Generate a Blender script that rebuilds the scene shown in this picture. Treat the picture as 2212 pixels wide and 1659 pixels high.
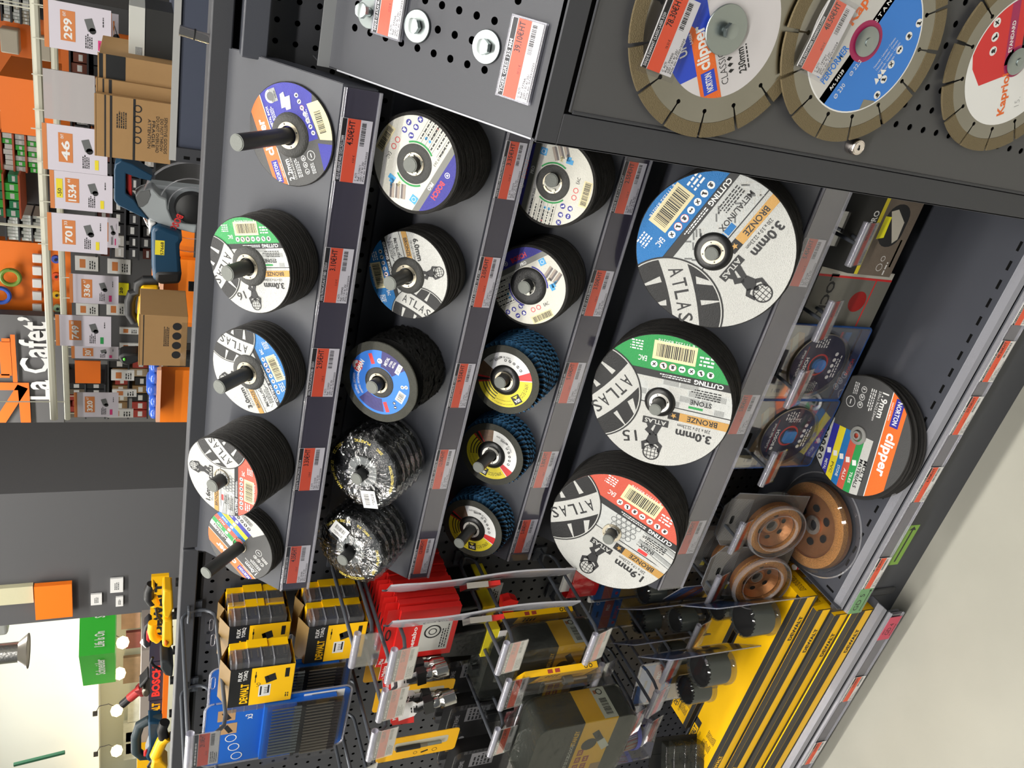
import bpy, math, random
from mathutils import Vector, Matrix
D=bpy.data; C=bpy.context.scene.collection; pi=math.pi
for o in list(D.objects): D.objects.remove(o)
SC=bpy.context.scene
rnd=random.Random(7)
# ---------------------------------------------------------------- camera
# measurements below are metres from the camera point; FLOOR is the eye height, added to every top-level z at the end
FLOOR=-1.52
FPX=1744.107
RR=((0.22622982,-0.35952535,-0.90529641),(-0.86223747,-0.5062995,-0.01440006),(-0.45317393,0.78383821,-0.42453627))
cam=D.objects.new('camera',D.cameras.new('camera')); C.objects.link(cam)
a,b,c=RR; b=[-v for v in b]; c2=[-v for v in c]
cam.matrix_world=Matrix(((a[0],b[0],c2[0],0),(a[1],b[1],c2[1],0),(a[2],b[2],c2[2],0),(0,0,0,1)))
# row vectors of RR are the camera axes (right, down, forward) written in world axes
R_=[Vector((RR[0][0],RR[0][1],RR[0][2])),Vector((RR[1][0],RR[1][1],RR[1][2])),Vector((RR[2][0],RR[2][1],RR[2][2]))]
m=Matrix((R_[0],-R_[1],-R_[2])).transposed().to_4x4()
cam.matrix_world=m
cam.data.sensor_width=36; cam.data.lens=FPX/2212*36; cam.data.clip_start=.02; cam.data.clip_end=60
SC.camera=cam
def ray(px,py):
    q=Vector((px-1106,py-829.5,FPX)); return R_[0]*q.x+R_[1]*q.y+R_[2]*q.z
def at(px,py,v,ax=1):
    """point of the place seen at a photo pixel, on the plane where coordinate ax equals v"""
    d=ray(px,py); return d*(v/d[ax])
# ---------------------------------------------------------------- world, lights, exposure
w=D.worlds.new('world'); SC.world=w; w.use_nodes=True
w.node_tree.nodes['Background'].inputs[0].default_value=(.92,.97,1,1); w.node_tree.nodes['Background'].inputs[1].default_value=.12
SC.view_settings.view_transform='Standard'; SC.view_settings.look='None'; SC.view_settings.gamma=1; SC.view_settings.exposure=0.2
SC.view_settings.use_curve_mapping=False
def area(name,loc,sx,sy,power,col=(1,.97,.92),rot=(0,0,0)):
    l=D.lights.new(name,'AREA'); l.shape='RECTANGLE'; l.size=sx; l.size_y=sy; l.energy=power; l.color=col
    o=D.objects.new(name,l); C.objects.link(o); o.location=loc; o.rotation_euler=rot; return o
LAMPS=[(-.55,.35,2.3,3.4,.16,54),(2.4,.42,2.3,1.8,.16,36),(-4.6,.42,2.3,2.6,.16,50),(-2.5,2.6,2.5,6.5,.25,150),(-7.5,6.6,2.6,8,.25,300),(-.8,-1.05,2.3,5,.2,125)]
for i,(x,y,z,sx,sy,p) in enumerate(LAMPS):
    area('ceiling_lamp_light',(x,y,z-.03),sx,sy,p)
# ---------------------------------------------------------------- materials
def lin(c):
    return tuple((v/12.92 if v<=.04045 else ((v+.055)/1.055)**2.4) for v in (x/255 for x in c))+(1,)
MT={}
def mat(name,rgb=(128,128,128),rough=.5,metal=0,bump=0,bscale=200,spec=.5,var=0,vscale=20,emit=0,coat=0,aniso=0):
    if name in MT: return MT[name]
    m=D.materials.new(name); m.use_nodes=True; nt=m.node_tree; b=nt.nodes['Principled BSDF']
    col=lin(rgb); b.inputs['Base Color'].default_value=col; b.inputs['Roughness'].default_value=rough; b.inputs['Metallic'].default_value=metal
    b.inputs['Specular IOR Level'].default_value=spec
    if coat: b.inputs['Coat Weight'].default_value=coat
    if aniso: b.inputs['Anisotropic'].default_value=aniso
    if emit: b.inputs['Emission Color'].default_value=col; b.inputs['Emission Strength'].default_value=emit
    if bump or var:
        tc=nt.nodes.new('ShaderNodeTexCoord')
    if bump:
        n=nt.nodes.new('ShaderNodeTexNoise'); n.inputs['Scale'].default_value=bscale; n.inputs['Detail'].default_value=3
        bp=nt.nodes.new('ShaderNodeBump'); bp.inputs['Strength'].default_value=bump; bp.inputs['Distance'].default_value=.002
        nt.links.new(tc.outputs['Object'],n.inputs['Vector']); nt.links.new(n.outputs['Fac'],bp.inputs['Height']); nt.links.new(bp.outputs['Normal'],b.inputs['Normal'])
    if var:
        n=nt.nodes.new('ShaderNodeTexNoise'); n.inputs['Scale'].default_value=vscale; n.inputs['Detail'].default_value=5
        r=nt.nodes.new('ShaderNodeMapRange'); r.inputs[3].default_value=1-var; r.inputs[4].default_value=1+var
        mx=nt.nodes.new('ShaderNodeVectorMath'); mx.operation='SCALE'; mx.inputs[0].default_value=col[:3]
        nt.links.new(tc.outputs['Object'],n.inputs['Vector']); nt.links.new(n.outputs['Fac'],r.inputs[0]); nt.links.new(r.outputs[0],mx.inputs['Scale']); nt.links.new(mx.outputs[0],b.inputs['Base Color'])
    MT[name]=m; return m
def clear(name,tint=(255,255,255),refl=.12,rough=.06,haze=0,bump=0,bs=60):
    """thin clear plastic: lets light through, with a sheen that grows at the edges"""
    if name in MT: return MT[name]
    m=D.materials.new(name); m.use_nodes=True; nt=m.node_tree; nt.nodes.clear(); N=nt.nodes.new; L=nt.links.new
    out=N('ShaderNodeOutputMaterial'); tr=N('ShaderNodeBsdfTransparent'); tr.inputs[0].default_value=lin(tint)
    gl=N('ShaderNodeBsdfGlossy'); gl.inputs['Roughness'].default_value=rough; gl.inputs[0].default_value=(1,1,1,1)
    lw=N('ShaderNodeLayerWeight'); lw.inputs[0].default_value=.35; mr=N('ShaderNodeMapRange'); mr.inputs[3].default_value=refl*.1; mr.inputs[4].default_value=min(1,refl*5)
    mx=N('ShaderNodeMixShader'); L(lw.outputs['Fresnel'],mr.inputs[0]); L(mr.outputs[0],mx.inputs[0]); L(tr.outputs[0],mx.inputs[1]); L(gl.outputs[0],mx.inputs[2]); last=mx
    if haze:
        df=N('ShaderNodeBsdfDiffuse'); df.inputs[0].default_value=lin(tint); m2=N('ShaderNodeMixShader'); m2.inputs[0].default_value=haze
        L(mx.outputs[0],m2.inputs[1]); L(df.outputs[0],m2.inputs[2]); last=m2
    if bump:
        tc=N('ShaderNodeTexCoord'); n=N('ShaderNodeTexNoise'); n.inputs['Scale'].default_value=bs; n.inputs['Detail'].default_value=4; n.inputs['Distortion'].default_value=1
        bp=N('ShaderNodeBump'); bp.inputs['Strength'].default_value=bump; bp.inputs['Distance'].default_value=.01
        L(tc.outputs['Object'],n.inputs[0]); L(n.outputs['Fac'],bp.inputs['Height']); L(bp.outputs[0],gl.inputs['Normal'])
    L(last.outputs[0],out.inputs[0]); MT[name]=m; return m
def perforated(name,rgb,pitch,r,ax=(0,2),off=(0,0),stagger=False,rough=.45,lim=None):
    """sheet metal with real see-through holes: a regular grid in object space"""
    if name in MT: return MT[name]
    m=mat(name,rgb,rough,0,.05,900); nt=m.node_tree; N=nt.nodes.new; L=nt.links.new; b=nt.nodes['Principled BSDF']; out=nt.nodes['Material Output']
    tc=N('ShaderNodeTexCoord'); sp=N('ShaderNodeSeparateXYZ'); L(tc.outputs['Object'],sp.inputs[0])
    def mth(op,a,bv=None,c=None):
        n=N('ShaderNodeMath'); n.operation=op
        for i,v in enumerate((a,bv,c)):
            if v is None: continue
            if isinstance(v,(int,float)): n.inputs[i].default_value=v
            else: L(v,n.inputs[i])
        return n.outputs[0]
    u=mth('ADD',sp.outputs[ax[0]],off[0]); v=mth('ADD',sp.outputs[ax[1]],off[1])
    def cell(u,v,pu,pv):
        fu=mth('SUBTRACT',u,mth('MULTIPLY',mth('ROUND',mth('DIVIDE',u,pu)),pu)); fv=mth('SUBTRACT',v,mth('MULTIPLY',mth('ROUND',mth('DIVIDE',v,pv)),pv))
        return mth('SQRT',mth('ADD',mth('MULTIPLY',fu,fu),mth('MULTIPLY',fv,fv)))
    d=cell(u,v,pitch[0],pitch[1])
    if stagger: d=mth('MINIMUM',d,cell(mth('ADD',u,pitch[0]/2),mth('ADD',v,pitch[1]/2),pitch[0],pitch[1]))
    h=mth('LESS_THAN',d,r)
    if lim:
        for out_,(lo,hi) in zip((sp.outputs[ax[0]],sp.outputs[ax[1]]),lim):
            h=mth('MULTIPLY',h,mth('GREATER_THAN',out_,lo)); h=mth('MULTIPLY',h,mth('LESS_THAN',out_,hi))
    tr=N('ShaderNodeBsdfTransparent'); mx=N('ShaderNodeMixShader'); L(h,mx.inputs[0]); L(b.outputs[0],mx.inputs[1]); L(tr.outputs[0],mx.inputs[2]); L(mx.outputs[0],out.inputs[0])
    return m
PAINT=mat('dark_grey_powder_coat',(64,66,73),.38,0,.06,900,.4)
PAINTD=mat('dark_grey_steel',(58,59,63),.5,0,.05,900,.4)
BLACK=mat('black_plastic',(16,16,17),.5); MATTE=mat('matte_black',(10,10,10),.9,spec=.1)
ZINC=mat('zinc_steel',(158,166,166),.34,1,.02,300); STEEL=mat('brushed_steel',(150,143,130),.36,1,.04,500); WHITE=mat('white_print',(226,226,224),.5)
INK=mat('black_print',(24,24,26),.55); CLEAR=clear('clear_plastic'); TICKET=mat('ticket_paper',(222,220,218),.6)
ORED=mat('orange_red_print',(232,88,54),.5); PALE=mat('cream_print',(214,203,160),.6); PEGM=mat('black_peg_tube',(40,41,42),.42,0,.05,300); PEGE=mat('grey_peg_end',(112,115,110),.7,0,.3,700)
# ---------------------------------------------------------------- mesh collector
class G:
    def __init__(s,M=None): s.v=[];s.f=[];s.m=[];s.M=M or Matrix()
    def add(s,vs,fs,mt):
        n=len(s.v); s.v+=[s.M@Vector(p) for p in vs]; s.f+=[tuple(i+n for i in f) for f in fs]; s.m+=[mt]*len(fs); return s
    def poly(s,pts,mt): return s.add(pts,[tuple(range(len(pts)))],mt)
    def box(s,c,d,mt,rz=0,M=None):
        x,y,z=[v/2 for v in d]; vs=[Vector((i*x,j*y,k*z)) for k in(-1,1) for j in(-1,1) for i in(-1,1)]
        q=Matrix.Rotation(rz,3,'Z') if rz else None
        if M: q=M
        vs=[((q@p) if q else p)+Vector(c) for p in vs]
        return s.add(vs,[(0,2,3,1),(4,5,7,6),(0,1,5,4),(2,6,7,3),(0,4,6,2),(1,3,7,5)],mt)
    def bx(s,x0,x1,y0,y1,z0,z1,mt): return s.box(((x0+x1)/2,(y0+y1)/2,(z0+z1)/2),(abs(x1-x0),abs(y1-y0),abs(z1-z0)),mt)
    def prism(s,pl,h0,h1,mt,ax='z',top=None):
        """polygon (ccw list of 2d points) pushed from h0 to h1 along an axis"""
        n=len(pl)
        def P(p,h): return (p[0],p[1],h) if ax=='z' else ((h,p[0],p[1]) if ax=='x' else (p[0],h,p[1]))
        vs=[P(p,h0) for p in pl]+[P(p,h1) for p in pl]
        fs=[(i,(i+1)%n,(i+1)%n+n,i+n) for i in range(n)]
        s.add(vs,fs+[tuple(range(n))[::-1]],mt); s.add(vs[n:],[tuple(range(n))],top or mt); return s
    def sheet(s,pl,t,x0,x1,mt):
        """bent sheet metal: an open yz profile with thickness t, extruded along x"""
        n=len(pl); off=[]
        for i in range(n):
            a=Vector(pl[max(i-1,0)]);b=Vector(pl[min(i+1,n-1)]);d=(b-a).normalized(); off.append((pl[i][0]-d.y*t,pl[i][1]+d.x*t))
        return s.prism(list(pl)+off[::-1],x0,x1,mt,'x')
    def lathe(s,pr,mt,n=48,a0=0,a1=2*pi,c=(0,0)):
        full=abs(a1-a0-2*pi)<1e-6; k=n if full else n+1
        vs=[(c[0]+r*math.cos(a0+(a1-a0)*i/n),c[1]+r*math.sin(a0+(a1-a0)*i/n),z) for r,z in pr for i in range(k)]
        fs=[]
        for j in range(len(pr)-1):
            for i in range(n):
                i2=(i+1)%k if full else i+1; fs.append((j*k+i,j*k+i2,(j+1)*k+i2,(j+1)*k+i))
        return s.add(vs,fs,mt)
    def disc(s,r,z,mt,n=48,c=(0,0)): return s.add([(c[0]+r*math.cos(2*pi*i/n),c[1]+r*math.sin(2*pi*i/n),z) for i in range(n)],[tuple(range(n))],mt)
    def cyl(s,r,z0,z1,mt,n=32,c=(0,0),cap=None): s.lathe([(r,z0),(r,z1)],mt,n,c=c); s.disc(r,z1,cap or mt,n,c); s.add([(c[0]+r*math.cos(-2*pi*i/n),c[1]+r*math.sin(-2*pi*i/n),z0) for i in range(n)],[tuple(range(n))],mt); return s
    def tube(s,path,r,mt,n=10,cap=True):
        P=[Vector(p) for p in path]; rings=[]; up=None
        for i,p in enumerate(P):
            t=(P[min(i+1,len(P)-1)]-P[max(i-1,0)]).normalized()
            if up is None: up=t.orthogonal().normalized()
            else: up=(up-t*up.dot(t)).normalized()
            bn=t.cross(up); rings.append([p+up*(r*math.cos(2*pi*k/n))+bn*(r*math.sin(2*pi*k/n)) for k in range(n)])
        vs=[q for rg in rings for q in rg]; fs=[(i*n+k,i*n+(k+1)%n,(i+1)*n+(k+1)%n,(i+1)*n+k) for i in range(len(P)-1) for k in range(n)]
        if cap: fs+=[tuple(range(n))[::-1],tuple((len(P)-1)*n+k for k in range(n))]
        return s.add(vs,fs,mt)
    def mesh(s,name,smooth=True):
        me=D.meshes.new(name); me.from_pydata([tuple(v) for v in s.v],[],s.f)
        mats=[]
        for mt in s.m:
            if mt not in mats: mats.append(mt)
        for mt in mats: me.materials.append(mt)
        ix={mt:i for i,mt in enumerate(mats)}
        me.polygons.foreach_set('material_index',[ix[mt] for mt in s.m])
        if smooth: me.polygons.foreach_set('use_smooth',[True]*len(me.polygons)); me.set_sharp_from_angle(angle=math.radians(32))
        me.update(); return me
    def build(s,name,parent=None,loc=None,bev=0,smooth=True,**kw):
        o=D.objects.new(name,s.mesh(name,smooth)); C.objects.link(o)
        if parent: o.parent=parent
        if loc is not None: o.location=loc
        if bev:
            b=o.modifiers.new('bevel','BEVEL'); b.width=bev; b.segments=2; b.limit_method='ANGLE'; b.angle_limit=math.radians(40)
        for k,v in kw.items(): o[k]=v
        return o
def thing(name,label,cat,loc=(0,0,0),rot=(0,0,0),group=None):
    o=D.objects.new(name,None); C.objects.link(o); o.empty_display_size=.03; o.location=loc; o.rotation_euler=rot
    o['label']=label; o['category']=cat
    if group: o['group']=group
    return o
def tag(o,label,cat,group=None):
    o['label']=label; o['category']=cat
    if group: o['group']=group
    return o
def struct(o): o['kind']='structure'; return o
def dup(o,parent=None,loc=None,**kw):
    c=o.copy(); C.objects.link(c)
    if parent: c.parent=parent
    if loc is not None: c.location=loc
    for k,v in kw.items(): c[k]=v
    for ch in o.children: dup(ch,c)
    return c
# ---------------------------------------------------------------- lettering and flat artwork
_T={}
def textmesh(t,bold=0):
    k=(t,bold)
    if k in _T: return _T[k]
    cu=D.curves.new('t','FONT'); cu.body=t; cu.size=1; cu.resolution_u=2 if len(t)<24 else 1; cu.offset=bold; cu.align_x='CENTER'; cu.align_y='CENTER'; cu.fill_mode='FRONT'
    o=D.objects.new('t',cu); C.objects.link(o); dg=bpy.context.evaluated_depsgraph_get(); me=D.meshes.new_from_object(o.evaluated_get(dg))
    vs=[v.co.copy() for v in me.vertices]; fs=[tuple(p.vertices) for p in me.polygons]
    D.objects.remove(o); D.curves.remove(cu); D.meshes.remove(me)
    if vs:
        x0=min(v.x for v in vs);x1=max(v.x for v in vs);y0=min(v.y for v in vs);y1=max(v.y for v in vs)
        vs=[((v.x-(x0+x1)/2)/max(x1-x0,1e-6),(v.y-(y0+y1)/2)/max(y1-y0,1e-6)) for v in vs]
    _T[k]=(vs,fs); return _T[k]
def clipcirc(pl,r,c=(0,0),n=72):
    cp=[(c[0]+r*math.cos(2*pi*i/n),c[1]+r*math.sin(2*pi*i/n)) for i in range(n)]; return clip(pl,cp)
def clip(pl,cp):
    out=list(pl); n=len(cp)
    for i in range(n):
        a=cp[i];b=cp[(i+1)%n]; inp=out; out=[]
        if not inp: return []
        side=lambda p:(b[0]-a[0])*(p[1]-a[1])-(b[1]-a[1])*(p[0]-a[0])
        for j in range(len(inp)):
            p=inp[j];q=inp[(j+1)%len(inp)]; sp=side(p);sq=side(q)
            if sp>=0: out.append(p)
            if (sp>=0)!=(sq>=0):
                t=sp/(sp-sq); out.append((p[0]+(q[0]-p[0])*t,p[1]+(q[1]-p[1])*t))
    return out
def circ(r,c=(0,0),n=40,a0=0,a1=2*pi):
    k=n if abs(a1-a0-2*pi)<1e-6 else n+1
    return [(c[0]+r*math.cos(a0+(a1-a0)*i/n),c[1]+r*math.sin(a0+(a1-a0)*i/n)) for i in range(k)]
class Art:
    """printed artwork: flat shapes in thin layers on a surface; unit sizes scaled by s, turned by rot, clipped to a circle of radius cr"""
    def __init__(a,g,s=1,rot=0,cr=None,z=0,dz=.00006,origin=(0,0)):
        a.g=g;a.s=s;a.c=math.cos(rot);a.sn=math.sin(rot);a.cr=cr;a.z=z;a.dz=dz;a.k=0;a.o=origin
    def P(a,p): x,y=p[0]*a.s,p[1]*a.s; return (a.o[0]+x*a.c-y*a.sn,a.o[1]+x*a.sn+y*a.c,a.z+a.k*a.dz)
    def up(a,n=1): a.k+=n; return a
    def poly(a,pl,mt,cl=True):
        if a.cr and cl: pl=clipcirc(pl,a.cr)
        if len(pl)>2: a.g.poly([a.P(p) for p in pl],mt)
        return a
    def rect(a,x0,y0,x1,y1,mt): return a.poly([(x0,y0),(x1,y0),(x1,y1),(x0,y1)],mt)
    def rrect(a,cx,cy,w,h,mt,ang=0):
        c,s=math.cos(ang),math.sin(ang); return a.poly([(cx+x*c-y*s,cy+x*s+y*c) for x,y in((-w/2,-h/2),(w/2,-h/2),(w/2,h/2),(-w/2,h/2))],mt)
    def circ(a,r,c,mt,n=24): return a.poly(circ(r,c,n),mt)
    def ring(a,r0,r1,c,mt,n=36,a0=0,a1=2*pi):
        for i in range(n):
            t0=a0+(a1-a0)*i/n;t1=a0+(a1-a0)*(i+1)/n
            a.poly([(c[0]+r*math.cos(t),c[1]+r*math.sin(t)) for r,t in((r0,t0),(r1,t0),(r1,t1),(r0,t1))],mt)
        return a
    def line(a,p,q,w,mt):
        d=Vector((q[0]-p[0],q[1]-p[1])); L=d.length; return a.rrect((p[0]+q[0])/2,(p[1]+q[1])/2,L,w,mt,math.atan2(d.y,d.x))
    def text(a,t,cx,cy,w,h,mt,ang=0,bold=0.012,arc=None,mirror=False):
        vs,fs=textmesh(t,bold); c,s=math.cos(ang),math.sin(ang); out=[]
        for x,y in vs:
            if arc:   # letters bent round a circle of radius arc, centre (cx,cy); ang is where the middle sits
                r=abs(arc)+(y*h if arc>0 else -y*h); th=ang-(x*w/abs(arc))*(1 if arc>0 else -1); p=(cx+r*math.cos(th),cy+r*math.sin(th))
            else: X=x*w;Y=y*h; p=(cx+X*c-Y*s,cy+X*s+Y*c)
            out.append(a.P(p))
        a.g.add(out,fs,mt); return a
    def lines(a,cx,cy,w,h,n,mt,ang=0,seed=1):
        """rows of print too small to read"""
        r=random.Random(seed); c,s=math.cos(ang),math.sin(ang); lh=h/n
        for i in range(n):
            y=h/2-lh*(i+.5); x=-w/2; end=w/2*(r.uniform(.5,1))
            while x<end:
                ww=min(r.uniform(.5,1.6)*lh,end-x+1e-4); X=x+ww/2; a.rrect(cx+X*c-y*s,cy+X*s+y*c,ww,lh*.5,mt,ang); x+=ww+lh*.35
        return a
    def barcode(a,cx,cy,w,h,mt=None,bg=None,ang=0,seed=3,n=26):
        r=random.Random(seed); c,s=math.cos(ang),math.sin(ang)
        if bg: a.rrect(cx,cy,w*1.15,h*1.25,bg,ang); a.up()
        x=-w/2
        while x<w/2:
            ww=r.choice((.4,.7,1.1))*w/n; a.rrect(cx+(x+ww/2)*c,cy+(x+ww/2)*s,ww,h*.86,mt or INK,ang); x+=ww+r.choice((.4,.6,.9))*w/n
        return a
def icon(a,cx,cy,r,kind=0,rim=None,bg=None,fg=None):
    """round safety pictogram"""
    bg=bg or WHITE; fg=fg or INK
    if rim: a.circ(r*1.12,(cx,cy),rim,18); a.up()
    a.circ(r,(cx,cy),bg,18); a.up()
    if kind==0: a.circ(r*.45,(cx,cy+r*.1),fg,10); a.rrect(cx,cy-r*.45,r*1.1,r*.3,fg)
    elif kind==1: a.rrect(cx-r*.1,cy+r*.1,r*.5,r*1.1,fg,.5); a.rrect(cx+r*.2,cy-r*.4,r*.9,r*.3,fg,.3)
    elif kind==2: a.rrect(cx,cy,r*1.3,r*.3,fg,.9); a.rrect(cx,cy,r*1.2,r*.28,fg,-.7)
    else: a.circ(r*.3,(cx-r*.3,cy),fg,8); a.circ(r*.3,(cx+r*.35,cy),fg,8); a.rrect(cx,cy+r*.1,r*1.2,r*.14,fg)
    return a
def H(n): return mat('print_%02x%02x%02x'%n,n,.5)
# ================================================================ the setting
g=G(); FLM=mat('polished_concrete',(170,168,157),.38,0,.06,60,.5,.26,2.6)
nt=FLM.node_tree
g.bx(-16,4,-4,16,FLOOR-.1,FLOOR,FLM); struct(g.build('floor'))
# ceiling, high above: never in the frame, but it closes the room
g=G(); g.bx(-16,4,-4,16,2.9,3.0,mat('ceiling_tiles',(205,206,204),.8)); struct(g.build('ceiling'))
for i,(x,y,z,sx,sy,p) in enumerate(LAMPS):
    t=thing('ceiling_lamp','strip lamp on the ceiling '+('over the aisle, left stretch','over the aisle by the discs','over the far left of the aisle','over the tool tables','by the far green sign','just behind the viewer')[i],'lamp',(x,y,z))
    g=G(); g.bx(-sx/2-.03,sx/2+.03,-sy/2-.03,sy/2+.03,.0,.06,mat('lamp_housing',(225,225,225),.4)); g.build('housing',t)
    g=G(); g.bx(-sx/2,sx/2,-sy/2,sy/2,-.012,-.002,mat('lamp_tube',(255,250,240),.4,emit=6)); g.build('diffuser',t)
# ================================================================ gondola
BY=1.12
gon=thing('gondola_shelving','dark grey gondola with perforated back panels holding the discs and tool packs','shelving',(-.97,BY,FLOOR))
def gl(g,name,par=gon,**k):   # geometry written in world measurements, parented to the gondola base
    g2=g; 
    base=Vector(par.location); g2.v=[v-base for v in g2.v]; return g2.build(name,par,**k)
PERF=perforated('perforated_back_panel',(58,59,63),(.025,.025),.0035,(0,2),(.11,.165-FLOOR+.0),rough=.5)
# object space of the panels starts at the gondola base (-.97, BY, FLOOR)
nt=PERF.node_tree
for nm,x0,x1 in (('back_panel',-.968,.6),('back_panel',-2.4,-.972)):
    g=G(); g.add([(x0,BY,-1.45),(x1,BY,-1.45),(x1,BY,-.104),(x0,BY,-.104)],[(0,1,2,3)],PERF); gl(g,nm,smooth=False)
g=G(); g.bx(-2.4,.6,BY+.03,BY+.034,-1.5,-.11,MATTE); gl(g,'inner_panel')
for x0,x1 in ((-.966,.6),(-2.4,-.97)):
    g=G(); g.bx(x0,x1,BY-.012,BY+.045,-.104,-.078,PAINTD); g.bx(x0,x1,BY-.002,BY+.03,-.112,-.104,MATTE); gl(g,'top_rail',bev=.002)
for x in (-.97,-2.2):
    g=G(); g.bx(x-.012,x+.012,BY-.006,BY+.04,-1.5,-.08,PAINTD)
    for k in range(54): g.bx(x-.003,x+.003,BY-.0066,BY-.006,-1.42+k*.024,-1.405+k*.024,MATTE)
    gl(g,'upright')
g=G(); g.bx(-2.4,.6,.845,.852,FLOOR,-1.33,PAINT); gl(g,'kick_plate')
for x in (-.985,):
    g=G(); g.bx(x-.012,x+.012,.87,1.12,FLOOR+.0,FLOOR+.05,PAINTD); g.bx(x-.01,x+.01,.84,.87,FLOOR+.03,-1.34,PAINTD); gl(g,'base_foot',bev=.004)
# ================================================================ price tickets
def ticket(x,y,z,price,title,label,group,rx=pi/2,rz=0,w=.078,h=.038,seed=1,ref='120037',date='01/03/2025',detail=True,cat='price ticket',par=None,ry=0,rail=False):
    g=G(); g.box((0,0,0),(w,h,.0006),TICKET)
    a=Art(g,1,z=.00035)
    # black title strip on top, orange block, white foot
    a.rect(-w/2,h*.32,w/2*.99,h*.47,INK); a.rect(-w/2,-h*.12,w/2,h*.30,ORED); a.up()
    if detail: a.text(title,-w*.12,h*.395,w*.70,h*.11,WHITE,bold=.02)
    else: a.lines(-w*.1,h*.395,w*.7,h*.13,1,WHITE,seed=seed)
    a.text(price+'€HT',w*.28,h*.16,w*.38,h*.21,INK,bold=.015)
    a.text(price+' €',-w*.12,-h*.03,w*.12,h*.08,INK,bold=0)
    if detail:
        a.text('C  ACTI',-w*.4,-h*.19,w*.13,h*.07,INK); a.text('Ref : '+ref,-w*.33,-h*.28,w*.26,h*.065,INK); a.text('GD / 5/ 6/ 25/',-w*.30,-h*.365,w*.32,h*.065,INK); a.text('Prix au: '+date,-w*.22,-h*.445,w*.48,h*.06,INK)
    else: a.lines(-w*.27,-h*.32,w*.36,h*.3,4,INK,seed=seed)
    a.barcode(w*.28,-h*.24,w*.36,h*.17,seed=seed)
    o=g.build('price_ticket'); o.location=(x,y,z); o.rotation_euler=(rx,ry,rz); tag(o,label,cat,group); return o
RAILM=mat('price_rail_inlay',(64,61,72),.3,0,coat=.3)
def price_rail(par,x0,x1,y,z0,z1,tilt=0):
    """dark inlay strip with a clear snap cover, in the parent's measurements"""
    g=G(); g.bx(x0,x1,y,y+.002,z0,z1,RAILM); r=g.build('price_rail',par)
    g=G(); g.bx(x0,x1,y-.0034,y-.0031,z0-.001,z1-.002,CLEARR); g.tube([(x0,y-.002,z0-.002),(x1,y-.002,z0-.002)],.0024,CLEAR2,8); g.tube([(x0,y-.0015,z1),(x1,y-.0015,z1)],.0018,CLEAR2,8)
    c=g.build('clear_cover',r); return r
CLEARR=clear("rail_cover",(246,246,250),.045,.08)
CLEAR2=clear('clear_plastic_bead',(235,235,240),.10,.2,.16)
SLEEVE=clear('sleeve_plastic',(248,248,250),.02,.35)
# ================================================================ tilted display trays
S2=math.sqrt(.5); A45=pi/4
TX0,TX1=-.972,-.172
ROW={1:dict(y=1.0,z=-.220,L=.150,K=-.863,s=.614,peg=.104,rh=.042),2:dict(y=1.0,z=-.437,L=.150,K=-1.016,s=.471,peg=.108,rh=.034),
     3:dict(y=1.023,z=-.636,L=.150,K=-1.173,s=.3375,peg=.104,rh=.042),4:dict(y=.910,z=-.907,L=.245,K=-1.285,s=.107,peg=.122,rh=.052)}
PX=(-.25,-.411,-.573,-.735,-.897); PX4=(-.299,-.562,-.827)
def TP(r,x,s,h=0):      # point on tray r: x along, s up the slope, h out of it
    k=ROW[r]['K']+h; return Vector((x,(s-k)*S2,(s+k)*S2))
TN={1:'top',2:'second',3:'third',4:'lowest, deepest'}
for r,q in ROW.items():
    x0,x1=TX0,TX1
    base=Vector(((x0+x1)/2,q['y'],q['z']-q['rh']))
    t=thing('display_tray','%s tilted dark grey steel tray, %s'%(TN[r],{1:'under the gondola rim',2:'holding wrapped black fleece discs and grinding discs',3:'holding blue flap discs',4:'holding the three large discs'}[r]),'display tray',base,group='tilted display trays')
    X0=x0-base.x;X1=x1-base.x
    zc=q['rh']; L=q['L']*S2; yb=BY-.004-base.y
    g=G(); g.sheet([(0,0),(0,zc),(L,zc+L),(L+.004,zc+L+.016),(yb,zc+L+.016)],.0015,X0,X1,PAINT)
    f=g.build('tray_face',t)
    for xx in (X0,X1):
        g=G(); g.prism([(.002,.002),(.0,zc),(L,zc+L),(L+.004,zc+L+.016),(L+.0,zc+L-.03),(.03,zc-.02),(.03,.002)],xx-.0008,xx+.0008,PAINT,'x'); g.build('end_cap',t)
    price_rail(t,X0+.002,X1-.002,-.004,-.001,zc-.002)
    pxs=PX4 if r==4 else PX
    for x in pxs:
        g=G(); g.cyl(.0098,0,q['peg'],PEGM,28,cap=PEGE); g.cyl(.0085,q['peg'],q['peg']+.0008,PEGE,28)
        o=g.build('peg',t); p=TP(r,x,q['s'])-base; o.location=p; o.rotation_euler=(A45,0,0)
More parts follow.
